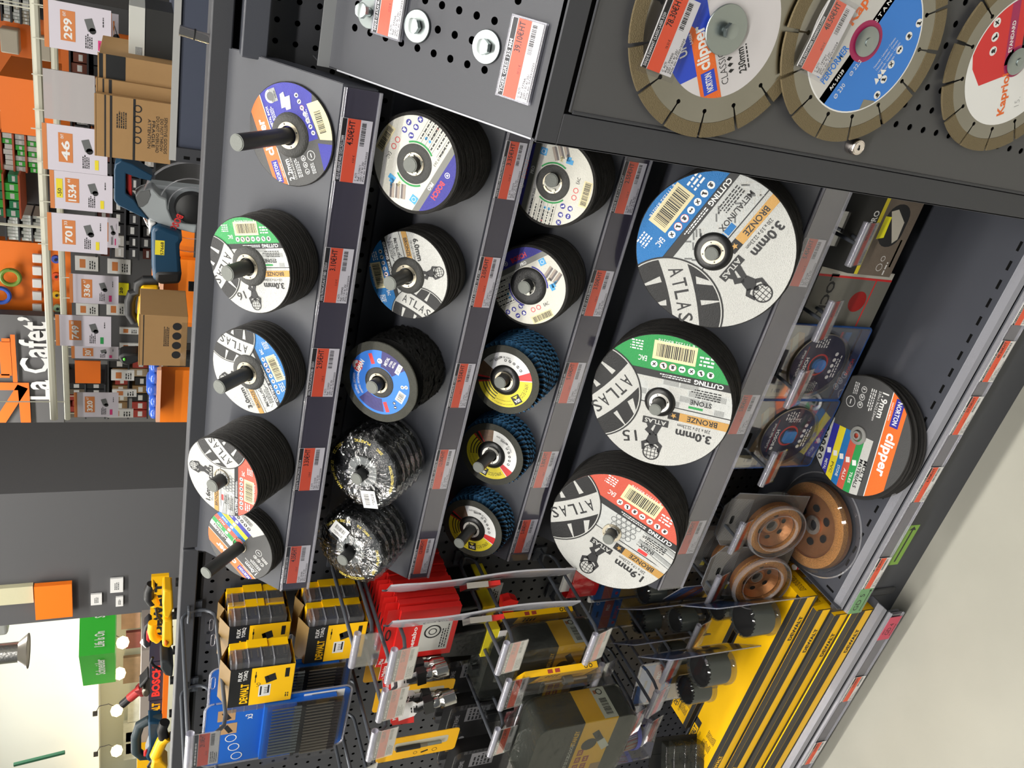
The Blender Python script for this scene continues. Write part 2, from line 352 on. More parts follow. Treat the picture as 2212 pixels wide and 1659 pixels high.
TICK={1:[(-.252,'4.50','MEULE ABRASIVE A46S 125X2.2X22.23MM'),(-.418,'3.10','DISQ.TRONC.ATLAS STUIBD 125X3.0'),(-.566,'2.95','DISQ.TRONC.ATLAS INOXTIBD 125X3.0'),(-.733,'3.30','DISQUE TRONC.INOX 125X1.6'),(-.921,'4.35','DISQUE SUPERFIN 125X1.0 MULTI')],
2:[(-.249,'3.35','DISQUE 125X1.6 MM MULTICONSTRUCTION'),(-.412,'2.05','MEULE A EBARBER 125 X 6 MM'),(-.584,'9.55','DISQUE DECAPAGE 125X22'),(-.741,'12.00','DISQUE ZEC 120 GRAIN 36'),(-.925,'12.00','DISQUE ZEC 120 GRAIN 16')],
3:[(-.256,'2.55','DISQUE 125 X 1.6 INOX PLAT'),(-.426,'3.50','MEULE 125 X 6.0 EBARBAGE'),(-.589,'5.60','DISQUE A LAMELLES 125X22 G40'),(-.766,'5.80','DISQUE A LAMELLES 125X22 G60'),(-.917,'5.80','DISQUE A LAMELLES 125X22 G80')],
4:[(-.304,'5.45','DISQUE A TRONC. 230X3 METAL'),(-.580,'5.80','DISQUE A TRONC. 230X3 PIERRE'),(-.848,'5.90','DISQUE A TRONC. 230X1.9 INOX')]}
POSN=['rightmost','second from the right','middle','second from the left','leftmost']
for r,l in TICK.items():
    q=ROW[r]; n=0
    for x,p,ti in l:
        pos=(POSN[n] if r<4 else ('rightmost','middle','leftmost')[n]); n+=1
        ticket(x+.004,q['y']-.0052,q['z']-q['rh']/2,p,ti,'price ticket reading %s, %s on the %s tray rail'%(p,pos,TN[r].split(',')[0]),'price tickets on the tray rails',h=min(.038,q['rh']-.003) if r!=4 else .044,w=.078,seed=r*10+n,ref=str(rnd.randint(100000,129999)))
# ================================================================ bottom shelf (right bay) and base shelf (left bay)
SHZ=-1.285
PERFS=perforated('slotted_shelf_steel',(84,87,96),(.0333,.5),.0,(0,1),(0,0))
def shelf(x0,x1,yf,z,label,rh,lip=.025,slots=True,mt=PAINT):
    t=thing('shelf',label,'shelf',((x0+x1)/2,yf,z-rh)); X0,X1=x0-t.location.x,x1-t.location.x; g=G()
    g.bx(X0,X1,.006,BY-.01-yf,rh-.002,rh,mt); g.bx(X0,X1,.004,.008,.004,rh,mt); g.bx(X0,X0+.002,.01,BY-.01-yf,rh-.035,rh+.012,mt)
    if slots:
        x=X1-.03
        while x>X0+.03: g.box((x,.046,rh+.0004),(.016,.0045,.0006),MATTE,.0); x-=.0333
        g.box((X0+.014,.052,rh+.0004),(.0045,.02,.0006),MATTE)
    g.build('deck',t,smooth=False)
    r=price_rail(t,X0,X1,-.001,.0,rh-.004)
    g=G(); g.prism([(-.001,rh-.004),(.03,rh+.003),(.03,rh+.0045),(-.002,rh-.002)],X0,X1,CLEAR2,'x'); g.build('clear_lip',r)
    return t
sh=shelf(-.968,.55,.789,SHZ,'dark grey slotted bottom shelf with price rail in front of the grey floor',.036)
for i,(x,p,ti) in enumerate([(-.288,'19.90','SET 3 DISQ DIAM SPECIAL SDS'),(-.395,'48.60','SET 3 DISQ DIAM CARRELAGE 125'),(-.502,'23.90','COFFRET DISQUES 230'),(-.650,'6.90','DISQUE MULTI 230X1.9'),(-.862,'19.90','MEULE DIAMANT 180')]):
    ticket(x,.7832,SHZ-.019,p,ti,'price ticket reading %s, %s on the bottom shelf rail'%(p,POSN[i]),'price tickets on the bottom rails',seed=50+i,h=.034)
sh2=shelf(-2.3,-.99,.789,-1.425,'low base shelf under the stacked yellow boxes, price rail facing the floor',.036,slots=False)
for i,(x,p,ti) in enumerate([(-1.215,'15.90','MECHE LONGUE SDS'),(-1.43,'22.90','MALLETTE DE FORETS')]):
    ticket(x,.7832,-1.444,p,ti,'orange and white price ticket reading %s on the base rail near the %s'%(p,('pink label','photo corner')[i]),'price tickets on the bottom rails',seed=60+i,h=.034)
def paperlabel(name,x,y,z,w,h,rgb,text,label,arrow=False,rx=pi/2,rz=0,small=False):
    mt=H(rgb); g=G(); g.box((0,0,0),(w,h,.0005),mt); a=Art(g,1,z=.0004)
    a.text(text,-w*.04,h*(.12 if arrow else 0),w*(.66 if arrow else .5),h*.36,INK,bold=0)
    if arrow: a.line((-w*.42,-h*.33),(w*.38,-h*.33),h*.05,INK); a.poly([(w*.38,-h*.22),(w*.38,-h*.44),(w*.47,-h*.33)],INK)
    if small: a.lines(-w*.1,h*.35,w*.3,h*.1,1,INK); a.lines(0,-h*.35,w*.7,h*.1,1,INK)
    o=g.build(name); o.location=(x,y,z); o.rotation_euler=(rx,0,rz); return tag(o,label,'label')
paperlabel('shelf_label',-.934,.7832,SHZ-.018,.066,.034,(112,160,110),'GD 5','green GD 5 label with an arrow on the bottom shelf rail',True)
paperlabel('shelf_label',-1.030,.7832,-1.443,.066,.034,(205,70,96),'GD 4','pink label with GD 4 at the right end of the base rail',small=True)
_g=at(1930,1180,.80); paperlabel('shelf_label',_g.x,.80,_g.z,.10,.085,(128,172,62),'GD L 5','bright green arrow label low behind the bottom shelf rail near the floor',True)
# ================================================================ security cabinet
cab=thing('security_cabinet','locked dark grey steel cabinet with sloped perforated top and large diamond blades on its door','cabinet',(-.163,.80,-1.283))
CB=Vector(cab.location)
def cb(g,name,par=cab,**k): g.v=[v-CB for v in g.v]; return g.build(name,par,**k)
ZB=-1.283; SA=(.812,-.386); SB=(1.040,-.209)   # sloped top: lower and upper edge (y,z)
g=G(); g.prism([(.80,ZB),(.80,-.386),SA,SB,(1.055,-.200),(1.105,-.200),(1.105,ZB)][::-1],-.163,-.161,PAINTD,'x'); cb(g,'side_wall',bev=.0005)
SLP=perforated('perforated_slope',(46,48,55),(.025,.0229),.0041,(0,1),(-.003,-.0057),False,.45,lim=((.042,9),(.040,.262)))
dv=Vector((0,SB[0]-SA[0],SB[1]-SA[1])); dl=dv.length; ang=math.atan2(dv.z,dv.y)
g=G(); g.add([(0,0,0),(.75,0,0),(.75,dl,0),(0,dl,0)],[(0,1,2,3)],SLP); o=g.build('sloped_top',cab,smooth=False); o.location=Vector((-.163,SA[0],SA[1]))-CB; o.rotation_euler=(ang,0,0)
g=G(); g.bx(0,.75,0,dl,-.014,-.012,MATTE); o2=g.build('slope_backing',cab); o2.location=o.location; o2.rotation_euler=o.rotation_euler
g=G(); g.bx(-.1645,-.1615,SA[0],SB[0],-9,-9,PAINT); 
g=G(); e=Vector((0,.002,-.003)); g.tube([Vector((-.1625,SA[0],SA[1])),Vector((-.1625,SB[0]-.01,SB[1]-.008))],.0012,mat('edge_highlight',(170,172,178),.3),6); cb(g,'slope_edge')  # bright highlight along the slope edge, painted as a thin pale strip
g=G(); g.bx(-.163,.6,SB[0],SB[0]+.003,SB[1]-.004,SB[1]+.014,mat('pale_flange',(120,122,124),.45)); g.bx(-.163,.6,SB[0]+.003,1.105,SB[1]-.004,SB[1],PAINTD); cb(g,'top_flange')  # front lip of the flange in a paler grey than the cabinet
g=G(); g.bx(-.176,.6,1.085,1.11,-.143,-.112,PAINT); cb(g,'mounting_rail',bev=.002)
g=G(); g.bx(-.163,.6,.80,.804,-.411,-.386,PAINTD); g.bx(-.163,-.129,.80,.804,ZB,-.411,PAINTD); cb(g,'door_frame',bev=.0008)
g=G(); g.bx(-.160,.6,.83,.832,ZB,-.39,MATTE); cb(g,'inner_darkness') if False else None
_h=at(1906,262,.80); PD=perforated('perforated_door',(72,72,74),(.025,.025),.0041,(0,2),(-(_h.x-CB.x),-(_h.z-CB.z)),False,.45,lim=((_h.x-CB.x-.01,9),(-9,_h.z-CB.z+.01)))
dz=G(); o=None
g=G(); g.bx(.0365,.76,.0,.0012,.005,.866,PD); dr=g.build('cabinet_door',cab,smooth=False)
g=G(); g.bx(.0365,.76,.014,.016,.0,.87,MATTE); g.build('door_backing',dr)
g=G(); g.tube([(.037,.0005,.02),(.037,.0005,.862)],.0022,PAINTD,8); g.tube([(.037,.0005,.8655),(.76,.0005,.8655)],.0015,PAINTD,8); g.build('door_edge',dr)
lk=G(); CHR=mat('chrome',(222,214,210),.12,1)
lk.lathe([(0.0001,.013),(.0075,.013),(.0078,.0125),(.009,.0125),(.0098,.0115),(.0108,.004),(.0108,0)],CHR,36); lk.lathe([(.0078,.0132),(.0076,.0125)],CHR,36); lk.box((0,0,.0133),(.0062,.0016,.0006),INK,.3); lk.box((-.0015,0,.0133),(.0026,.003,.0006),INK)
o=lk.build('door_lock',dr); o.location=Vector((-.105,.7995,-.819))-CB; o.rotation_euler=(pi/2,0,0)
# bolts and washers on the sloped top
def bolt(label,loc,rot,out=.004,wr=.0175):
    rot=(Matrix.Rotation(rot[0],3,'X')@Matrix.Rotation(rot[2],3,'Z')@Matrix.Rotation(rot[1],3,'Y')).to_euler()
    t=thing('bolt',label,'bolt',loc,rot,'zinc bolts on the security cabinet')
    g=G(); g.lathe([(.005,.0018),(wr-.0006,.0018),(wr,.0012),(wr,0)],ZINC,40); g.build('washer',t)
    g=G(); g.prism(circ(.0085,n=6),out,out+.0062,ZINC); g.lathe([(.0001,out+.0068),(.0066,out+.0068),(.0078,out+.0062)],ZINC,24); g.cyl(.0045,0,out,ZINC,16); g.build('bolt_head',t,bev=.0004)
    return t
def slope(x,s,h=0): n=Vector((0,-dv.z,dv.y))/dl; return Vector((x,SA[0],SA[1]))+dv/dl*s+n*h
bolt('zinc bolt with washer on the sloped top, standing proud, beside the 20.50 ticket',slope(-.089,.237,.001),(ang,.08,.2),.012)
bolt('zinc bolt with washer on the sloped top between the two tickets',slope(-.088,.170,.001),(ang,0,.5))
bolt('zinc bolt with washer on the sloped top just beside the 39.10 ticket',slope(-.087,.077,.001),(ang,0,1.1))
for x,s,p,ti,nb in ((-.068,.2085,'20.50','DISQUE 125 ATLAS MULTI MATERIAUX','20.50, upper one'),(-.089,.031,'39.10','TIGER GRES 125 MM','39.10, lower one')):
    l=slope(x-.0,s,.006); tk=ticket(l.x,l.y,l.z,p,ti,'price ticket reading %s on the sloped cabinet top'%nb,'price tickets on the security cabinet',rx=ang,seed=int(s*1000),ref='77766')
    g=G(); g.bx(-.041,.041,-.021,.021,.0012,.0014,SLEEVE); g.bx(-.041,.041,-.021,.021,-.0052,-.0004,CLEAR2); g.build('clear_sleeve',tk)
# ================================================================ discs on the tilted trays
RIMB=mat('abrasive_black',(40,38,36),.6,0,1,1400,.5,.6,900); RIMO=mat('abrasive_olive',(70,70,64),.8,0,.7,900,.3,.15,300)
HUBM=mat('pressed_fibre_hub',(62,62,60),.6,0,.5,500,.4,.15,200); HUBR=mat('hub_ring_metal',(168,160,142),.38,1,.1,400)
SILV=mat('silver_label',(196,196,192),.5,0,.9,700,.5,.05,400); CHAR=mat('charcoal_print',(24,24,25),.55,0,.4,700); CHR2=mat('charcoal_grey_print',(70,70,70),.55,0,.4,700)
GOLD=mat('bronze_print',(176,134,66),.45,.2,.2,700); GREY1=mat('grey_photo',(150,152,150),.5,0,.6,500,.5,.15,120); GREY2=mat('light_grey_photo',(186,188,186),.5,0,.6,500,.5,.15,120); GREY3=mat('dark_grey_photo',(98,100,100),.5)
GRN=mat('green_print',(36,146,74),.5,0,.6,700); BLU=mat('blue_print',(28,112,178),.5,0,.6,700); RED=mat('red_print',(198,82,62),.5,0,.6,700)
NAVY=mat('navy_print',(44,44,150),.5,0,.4,700); ORG=mat('orange_print',(226,106,40),.5,0,.3,700); YEL=mat('yellow_print',(226,208,40),.5,0,.2,700); BRED=mat('bright_red_print',(206,44,44),.5)
def star(a,cx,cy,r,mt): return a.poly([(cx+(r if i%2==0 else r*.42)*math.cos(pi/2+i*pi/5),cy+(r if i%2==0 else r*.42)*math.sin(pi/2+i*pi/5)) for i in range(10)],mt,False)
def figure(a,x,y,s,mt,bg):
    """line emblem: a man kneeling on a name box and carrying a globe"""
    a.rect(x-.30*s,y,x+.30*s,y+.17*s,mt); a.up().text('ATLAS',x,y+.085*s,.50*s,.11*s,bg,bold=.02)
    P=lambda *l: a.poly([(x+p[0]*s,y+p[1]*s) for p in l],mt)
    P((-.16,.17),(-.02,.17),(.03,.36),(-.06,.44)); P((.02,.17),(.20,.17),(.16,.25),(.22,.34),(.06,.46),(-.02,.38),(.08,.3)); P((-.08,.40),(.10,.40),(.16,.62),(.02,.72),(-.14,.60))
    P((-.14,.58),(-.24,.66),(-.20,.86),(-.13,.84),(-.16,.70),(-.06,.64)); P((.14,.58),(.26,.66),(.22,.86),(.15,.84),(.18,.70),(.06,.64))
    a.ring(.17*s,.20*s,(x,y+.88*s),mt,26); a.circ(.055*s,(x,y+.72*s),mt,12)
    for q in (-.09,.0,.09): a.line((x+q*s,y+.73*s),(x+q*1.0*s,y+1.03*s),.012*s,mt); a.line((x-.17*s,y+(.88+q)*s),(x+.17*s,y+(.88+q)*s),.012*s,mt)
def art_atlas(a,col,kind,mm,dim,sub,hub,pen=None,word='CUTTING'):
    a.circ(1,(0,0),SILV,96); a.up()
    a.rect(-1,-.37,1,.03,GREY2 if kind!='metal' else GREY2); a.rect(-1,.03,.4,.045,INK); a.up()
    r=random.Random(5)
    if kind=='stone':
        for j in range(4):
            x=-1.0+.1*(j%2)
            while x<.35:
                w=r.uniform(.12,.3); a.rect(x+.01,-.36+j*.1,x+w-.01,-.36+j*.1+.085,r.choice((GREY2,GREY1,SILV,SILV))); x+=w
    elif kind=='pipes':
        for i in range(4):
            for j in range(5): a.ring(.035,.047,(.05-.085*j+.04*(i%2),-.32+.085*i),GREY3,14); 
        for i in range(4): a.rrect(-.72,-.31+.1*i,.66,.07,(GREY1,SILV)[i%2],-.12); a.rrect(-.72,-.345+.1*i,.66,.012,GREY3,-.12)
    else:
        for i in range(34):
            a.rrect(r.uniform(-.95,.3),r.uniform(-.34,0),.10,.022,r.choice((SILV,GREY3)),r.choice((.7,-.9)))
    a.up(); a.rect(-1,-.46,1,-.35,INK); a.rect(-1,-1,1,-.455,col); a.up()
    a.text(word,-.62,-.405,.40,.07,WHITE,bold=.03); a.lines(-.12,-.405,.5,.06,2,WHITE)
    a.text(sub,-.56,-.10,.06*len(sub),.075,INK,bold=.02); a.lines(-.60,-.24,.42,.14,4,INK,seed=3)
    if kind=='stone': a.ring(.0,.0,(0,0),GRN,1); a.rect(-.60,-.035,-.40,.0,GRN)
    elif kind=='pipes': a.rect(-.62,-.04,-.46,.02,BRED)
    else: a.rect(-.42,-.06,-.27,.02,BLU); a.rect(-.25,-.06,-.10,.02,BLU)
    # safety icons, barcode, approval mark
    for i in range(7): icon(a,-.62+.13*i,-.545,.048,i%4,BRED if i in(4,5) else None); a.k-=2 if i in(4,5) else 1
    a.up(3); a.barcode(-.10,-.76,.52,.22,INK,PALE,seed=11,n=34); a.text('EAC',.33,-.60,.12,.08,WHITE); a.lines(-.52,-.72,.24,.16,3,WHITE,seed=8); a.lines(.45,-.78,.2,.16,4,WHITE,seed=9); a.text('6 111252 830216',-.10,-.905,.5,.04,WHITE,bold=0)
    # bronze band and thickness
    a.rect(-1,.10,-.30,.225,GOLD); a.rect(-.30,.10,-.14,.225,CHAR); a.up(); a.text('BRONZE',-.62,.162,.42,.085,INK,bold=.02); star(a,-.22,.162,.045,GOLD)
    a.text(dim,-.52,.29,.46,.05,INK,bold=0); a.text(mm,-.53,.41,.50,.13,INK,bold=.03)
    figure(a,.02,.26,.62,INK,SILV)
    # the big globe emblem with the name band
    gc=(1.0,.04); R0=.70
    def inglobe(pl,r=R0): 
        n=60; return clip(pl,[(gc[0]+r*math.cos(2*pi*i/n),gc[1]+r*math.sin(2*pi*i/n)) for i in range(n)])
    a.poly(circ(R0+.035,gc,60),CHAR); a.up(); a.poly(circ(R0+.015,gc,60),SILV); a.up(); a.poly(circ(R0,gc,60),CHAR); a.up()
    def loc(p): c,s=math.cos(.87),math.sin(.87); return (.68+p[0]*c-p[1]*s,.07+p[0]*s+p[1]*c)
    band=[loc((x,.17-.10*(x+.0)**2*1.6+.0)) for x in [i/8 for i in range(6,-7,-1)]]+[loc((x,-.17-.10*x*x*1.6)) for x in [i/8 for i in range(-6,7)]]
    a.poly(inglobe([loc((x/8,-.19-.16*(x/8)**2)) for x in range(-6,7)]+[loc((x/8,.15-.16*(x/8)**2)) for x in range(6,-7,-1)]),SILV); a.up()
    for i,ch in enumerate('ATLAS'):
        x=-.325+.155*i; p=loc((x,-.02-.16*x*x)); a.text(ch,p[0],p[1],.115,.19,INK,ang=.87-.32*x,bold=.01)
    for (p0,p1,p2) in (((-.52,.14),(-.36,.44),(-.44,.10)),((-.22,.20),(-.02,.56),(-.12,.19)),((.10,.20),(.16,.5),(.17,.2)),((.02,-.24),(.06,-.46),(.10,-.25)),((-.30,-.26),(-.20,-.62),(-.22,-.25))):
        a.poly(inglobe([loc(p0),loc(p1),loc(p2)]),SILV)
    if pen: a.up(); a.text(pen,.36,.62,.21,.17,CHAR,ang=.25,bold=0)
def art_norton(a,multi=False,mm='2.2mm',dim='125x2,2x22,23mm'):
    a.circ(1,(0,0),CHR2,96); a.up()
    if multi:
        for y0,y1,mt,tx in ((.14,.30,SILV,''),(.0,.14,GRN,'TILES'),(-.14,.0,RED,'ALU'),(-.28,-.14,BLU,'STONE'),(-.42,-.28,YEL,'PVC'),(-.56,-.42,NAVY,'METAL INOX')):
            a.poly([(-.02,y0),(1.1,y0-.02),(1.1,y1-.02),(-.02,y1)],mt)
        a.poly([(-.1,-.56),(1.1,-.58),(1.1,-1.1),(-.3,-1.1)],SILV); a.up()
        for y,t in ((.06,'TILES'),(-.08,'ALU'),(-.22,'STONE'),(-.36,'PVC'),(-.50,'METAL')): a.text(t,.72,y,.2,.055,WHITE if t!='PVC' else INK); a.rrect(.46,y,.09,.08,WHITE,.3)
        a.text('MULTI',.52,.27,.36,.07,INK,bold=.02); a.text('MATERIALS',.60,.185,.50,.07,INK,bold=.02)
        for i in range(5): icon(a,.12+.13*i,-.66,.05,i%4,bg=INK,fg=SILV); a.k-=1
        a.up(2); a.barcode(.3,-.82,.36,.14,seed=4)
    else:
        a.poly([(-.05,.40),(1.1,.40),(1.1,-.7),(.62,-.8),(.2,-.62),(-.22,-.62),(-.22,-.2)],NAVY); a.up()
        a.poly([(-.25,-.66),(.45,-.60),(.45,-1),(-.35,-1)],PALE); a.poly([(-.9,-.52),(-.30,-.58),(-.42,-.92),(-.7,-.72)],NAVY); a.up()
        a.barcode(.06,-.78,.42,.18,seed=6); a.cir=0
        for i in range(7): icon(a,.66-.125*i,-.43-.02*i,.045,i%4,BRED if i==2 else None); a.k-=2 if i==2 else 1
        a.up(3); a.circ(.13,(.80,.17),GREY2,24); a.rect(.68,.17,.93,.02,GREY1); a.up(); a.circ(.085,(.80,.17),GREY3,20); a.text('INOX',.81,.05,.14,.04,INK)
        a.poly([(.52,.0),(.78,-.06),(.80,-.16),(.70,-.16),(.70,-.28),(.46,-.22),(.46,-.1),(.52,-.1)],GREY2); a.text('METAL INOX',.45,.345,.40,.06,WHITE,bold=.02); a.lines(.5,.24,.3,.1,3,WHITE); a.lines(.25,-.52,.3,.1,3,WHITE,seed=5)
    a.poly([(-1.1,.42),(1.1,.42),(1.1,.74),(-1.1,.74)],ORG); a.rect(-1.1,.405,1.1,.42,WHITE); a.up()
    a.rect(-.82,.50,-.36,.66,NAVY); a.up(); a.text('NORTON',-.59,.58,.38,.09,WHITE,bold=.02); a.text('clipper',.10,.57,.72,.24,WHITE,bold=.03); a.text('SAINT-GOBAIN',-.59,.455,.3,.03,WHITE)
    a.text(mm,-.62,.28,.42,.13,WHITE,bold=.02); a.text(dim,-.58,.17,.50,.055,WHITE,bold=0); a.lines(-.62,.05,.4,.12,3,WHITE,seed=12)
    for i in range(3): a.ring(.045,.055,(-.75+.13*i,-.14),WHITE,16)
    a.text('1 2 3',-.62,-.14,.3,.05,WHITE); a.ring(.085,.095,(-.48,-.34),WHITE,20); a.line((-.52,-.34),(-.44,-.34),.02,WHITE); a.lines(-.7,-.3,.25,.1,3,WHITE,seed=13)
def art_bosch(a,rim,sub='125 x 1,6 x 22,23mm'):
    B1=mat('deep_violet_blue',(50,48,140),.5,0,.5,700); CY=mat('cyan_print',(52,150,206),.5); OFF=mat('offwhite_label',(206,204,194),.5,0,.5,700,.5,.05,300); GB=mat('grey_band_print',(112,112,106),.5)
    a.circ(1,(0,0),OFF,96); a.up(); a.rect(-1,.60,1,1,B1); a.poly([(-1,.47),(1,.47),(1,.60),(-1,.60)],GB); a.up()
    a.text('BOSCH',.10,.71,.42,.12,BRED,bold=.03); a.ring(.045,.058,(-.28,.71),WHITE,18); a.rect(-.30,.69,-.26,.73,WHITE); a.text('PRO',.14,.535,.17,.08,WHITE,bold=.03)
    a.text('2 608 619 263',-.48,.38,.46,.055,INK,bold=0)
    for i,y in enumerate((.32,.20,.09,-.01,-.11,-.21)): a.rect(-.98,y,-.42,y+.006,INK); a.lines(-.70,y+.055,.5,.06,1,INK,seed=i)
    a.rect(-.66,-.22,-.655,.1,INK); a.text('XLOCK',-.80,.045,.22,.05,INK,bold=.02); a.text('X',-.885,.045,.05,.055,BRED,bold=.03); a.circ(.03,(-.58,.04),CY); a.circ(.03,(-.58,-.06),CY)
    for i,(x,y) in enumerate(((-.62,-.36),(-.42,-.36),(-.80,-.36),(-.60,-.54),(-.42,-.54))): icon(a,x,y,.062,i%4,None,B1,WHITE); a.k-=1
    a.up(2); a.ring(.045,.06,(-.16,-.56),BRED,18); a.ring(.045,.06,(0,-.56),BRED,18); a.text('EAC',.22,-.56,.14,.08,INK,bold=0); a.barcode(-.02,-.80,.50,.16,INK,PALE,seed=21,n=32)
    a.rect(.52,.30,.68,.46,CY); a.up(); a.ring(.04,.05,(.6,.38),WHITE,16)
    for i in range(4): a.rect(.50+.05*i,-.34+.06*i,.53+.05*i+.07,-.18,CY)
    TB=mat('beige_photo',(150,136,124),.5); TD=mat('taupe_photo',(92,84,84),.5)
    for i in range(3): a.rrect(.62+.07*i,.12-.11*i,.30,.06,TB,.5); a.rrect(.64+.07*i,.075-.11*i,.30,.045,TD,.5)
    a.rect(.5,-.1,.62,-.03,PALE); a.up(); a.text('INOX',.56,-.065,.1,.04,INK)
    for a0,a1 in ((-.5,.9),(2.6,4.0)): a.ring(rim+.02,rim+.055,(0,0),GRN if sub[6]=='1' or '1,6' in sub else B1,14,a0,a1)
def art_sea(a):
    DK=mat('brown_photo',(110,84,62),.5,0,.3,300,.5,.6,60); a.ring(.44,.80,(0,0),WHITE,60); a.up()
    Y=[i*pi/180 for i in (20,178)]
    a.ring(.44,.80,(0,0),YEL,40,math.radians(2),math.radians(150)); a.ring(.44,.80,(0,0),YEL,14,math.radians(-28),math.radians(2)); a.ring(.44,.80,(0,0),DK,12,math.radians(-72),math.radians(-34)); a.ring(.44,.80,(0,0),BRED,5,math.radians(152),math.radians(170)); a.ring(.44,.80,(0,0),CHAR,2,math.radians(-34),math.radians(-26)); a.up()
    for i in range(3): a.ring(.47+.09*i,.50+.09*i,(0,0),CHAR,24,math.radians(-24),math.radians(30))
    a.ring(.44,.80,(0,0),BRED,2,math.radians(-26),math.radians(-22)); a.ring(.44,.80,(0,0),BRED,2,math.radians(-38),math.radians(-34))
    a.rrect(0,.63,.26,.26,INK); a.up(); a.text('SEA',0,.67,.18,.09,WHITE,bold=.03); a.poly([(-.08,.53),(.08,.53),(0,.61)],YEL)
    a.text('XPRO ECO',0,0,.46,.11,INK,ang=math.radians(124),arc=.64,bold=0); a.text('SUPPORT ET SUPPORTS METALLIQUES',0,0,.66,.04,INK,ang=math.radians(50),arc=.72,bold=0); a.text('DISQUE A LAMELLES POUR METAUX',0,0,.5,.035,INK,ang=math.radians(50),arc=.62,bold=0)
    a.text('MAX 80 m/s 12200 RPM',0,0,.66,.06,INK,ang=math.radians(-110),arc=-.66,bold=0); a.barcode(-.18,-.60,.24,.07,seed=5)
    for i in range(5): th=math.radians(182+13*i); icon(a,.58*math.cos(th),.58*math.sin(th),.04,i%4,None,INK,WHITE); a.k-=1
def art_leman(a):
    B=mat('bright_blue_print',(20,112,210),.45); PU=mat('violet_print',(44,38,104),.5,0,.2,300,.5,.3,80)
    a.ring(.36,.80,(0,0),B,60); a.up(); a.ring(.40,.74,(0,0),PU,18,2.75,3.75); a.ring(.40,.80,(0,0),PU,18,-.55,.35); a.up()
    a.rrect(.42,.42,.1,.26,BRED,pi/4-pi/2); a.rrect(-.45,-.42,.1,.26,BRED,pi/4-pi/2); a.circ(.14,(.03,.66),BRED,24); a.up(); a.text('LEMAN',.06,.60,.36,.12,WHITE,bold=.04); a.ring(.05,.12,(.03,.67),WHITE,12,.2,pi-.3)
    a.text('DECAPAGE - DECAPADO',0,0,.52,.06,WHITE,ang=2.25,arc=.68); a.text('STRIPPING - DECAPAGEM',0,0,.5,.05,WHITE,ang=2.25,arc=.57)
    a.text('METAL',.60,.06,.24,.08,WHITE,bold=.02); a.text('STEEL',.62,-.05,.18,.05,WHITE); a.text('METALL',.64,-.13,.18,.05,WHITE); a.circ(.065,(.50,.22),WHITE); a.rect(.48,-.34,.74,-.22,WHITE); a.up(); a.text('Ø 125',.61,-.28,.18,.06,INK); a.text('T',.5,.22,.05,.07,PU,bold=.03)
    a.barcode(.02,-.62,.24,.16,INK,WHITE,seed=2); icon(a,-.22,-.55,.04,0,None,INK,WHITE); icon(a,-.30,-.62,.04,1,None,INK,WHITE); icon(a,.28,-.55,.045,2); icon(a,.34,-.63,.045,3)
# ---- bodies (origin at the disc centre, z = 0 on the printed face)
def rough_disc(R,t,mt,hub=None,n=72,jit=.004):
    g=G(); r=random.Random(3); ri=.0112
    def ringv(z,f=1): return [((R*(1+r.uniform(-jit,jit)*f))*math.cos(2*pi*i/n),(R*(1+r.uniform(-jit,jit)*f))*math.sin(2*pi*i/n),z) for i in range(n)]
    A=[(R*.985*math.cos(2*pi*i/n),R*.985*math.sin(2*pi*i/n),0) for i in range(n)]; B_=ringv(-t*.18); Cc=ringv(-t*.82); Dd=[(v[0]*.985,v[1]*.985,-t) for v in A]
    E_=[(ri*math.cos(2*pi*i/n),ri*math.sin(2*pi*i/n),-t) for i in range(n)]; F_=[(v[0],v[1],0) for v in E_]
    vs=F_+A+B_+Cc+Dd+E_+F_
    g.add(vs,[(k*n+i,(k+1)*n+i,(k+1)*n+(i+1)%n,k*n+(i+1)%n) for k in range(6) for i in range(n)],mt); return g
def stackdisc(kind,R,t,n,label,group,ctr,tray,seed=1,cat='abrasive disc'):
    """the discs of a stack behind the printed front one, one object each"""
    r=random.Random(seed); x,s,h=ctr; first=None
    for i in range(n):
        hh=h-(i+1)*t
        p=TP(tray,x+r.uniform(-.001,.001),s+r.uniform(-.0009,.0009)-.0005,hh)
        if first is None:
            if kind=='flat': o=rough_disc(R,t*.74,RIMB,jit=.005).build(NAME[0])
            elif kind=='fleece': o=fleece(R,t*.97)
            elif kind=='flap': o=flaps(R,t*.98)
            first=o; o.name=NAME[0]
        else: o=first.copy(); C.objects.link(o)
        o.location=p; o.rotation_euler=(A45,0,r.uniform(0,6.2) if kind!='bag' else 0); o.rotation_euler=(Matrix.Rotation(A45,3,'X')@Matrix.Rotation(r.uniform(0,6),3,'Z')).to_euler()
        tag(o,label,cat,group)
NAME=['cutting_disc']
def fleece(R,t,name='fleece_disc'):
    g=G(); r=random.Random(9); n=110; m=5; FL=mat('black_fleece',(13,13,13),.8,0,1,900,.35)
    rows=[[((R*.985+r.uniform(-.0022,.0018))*math.cos(2*pi*i/n),(R*.985+r.uniform(-.0022,.0018))*math.sin(2*pi*i/n),-t*k/m+r.uniform(-.0008,.0008)) for i in range(n)] for k in range(m+1)]
    vs=[v for q in rows for v in q]; g.add(vs,[(k*n+i,(k+1)*n+i,(k+1)*n+(i+1)%n,k*n+(i+1)%n) for k in range(m) for i in range(n)],FL)
    g.lathe([(R*.98,-.0002),(.012,-.0002)],FL,n); o=g.build(name,smooth=False); return o
FLB=mat('blue_zirconia_flap',(66,124,172),.7,0,.8,900,.4,.25,250); FLD=mat('dark_flap_gap',(14,26,34),.9)
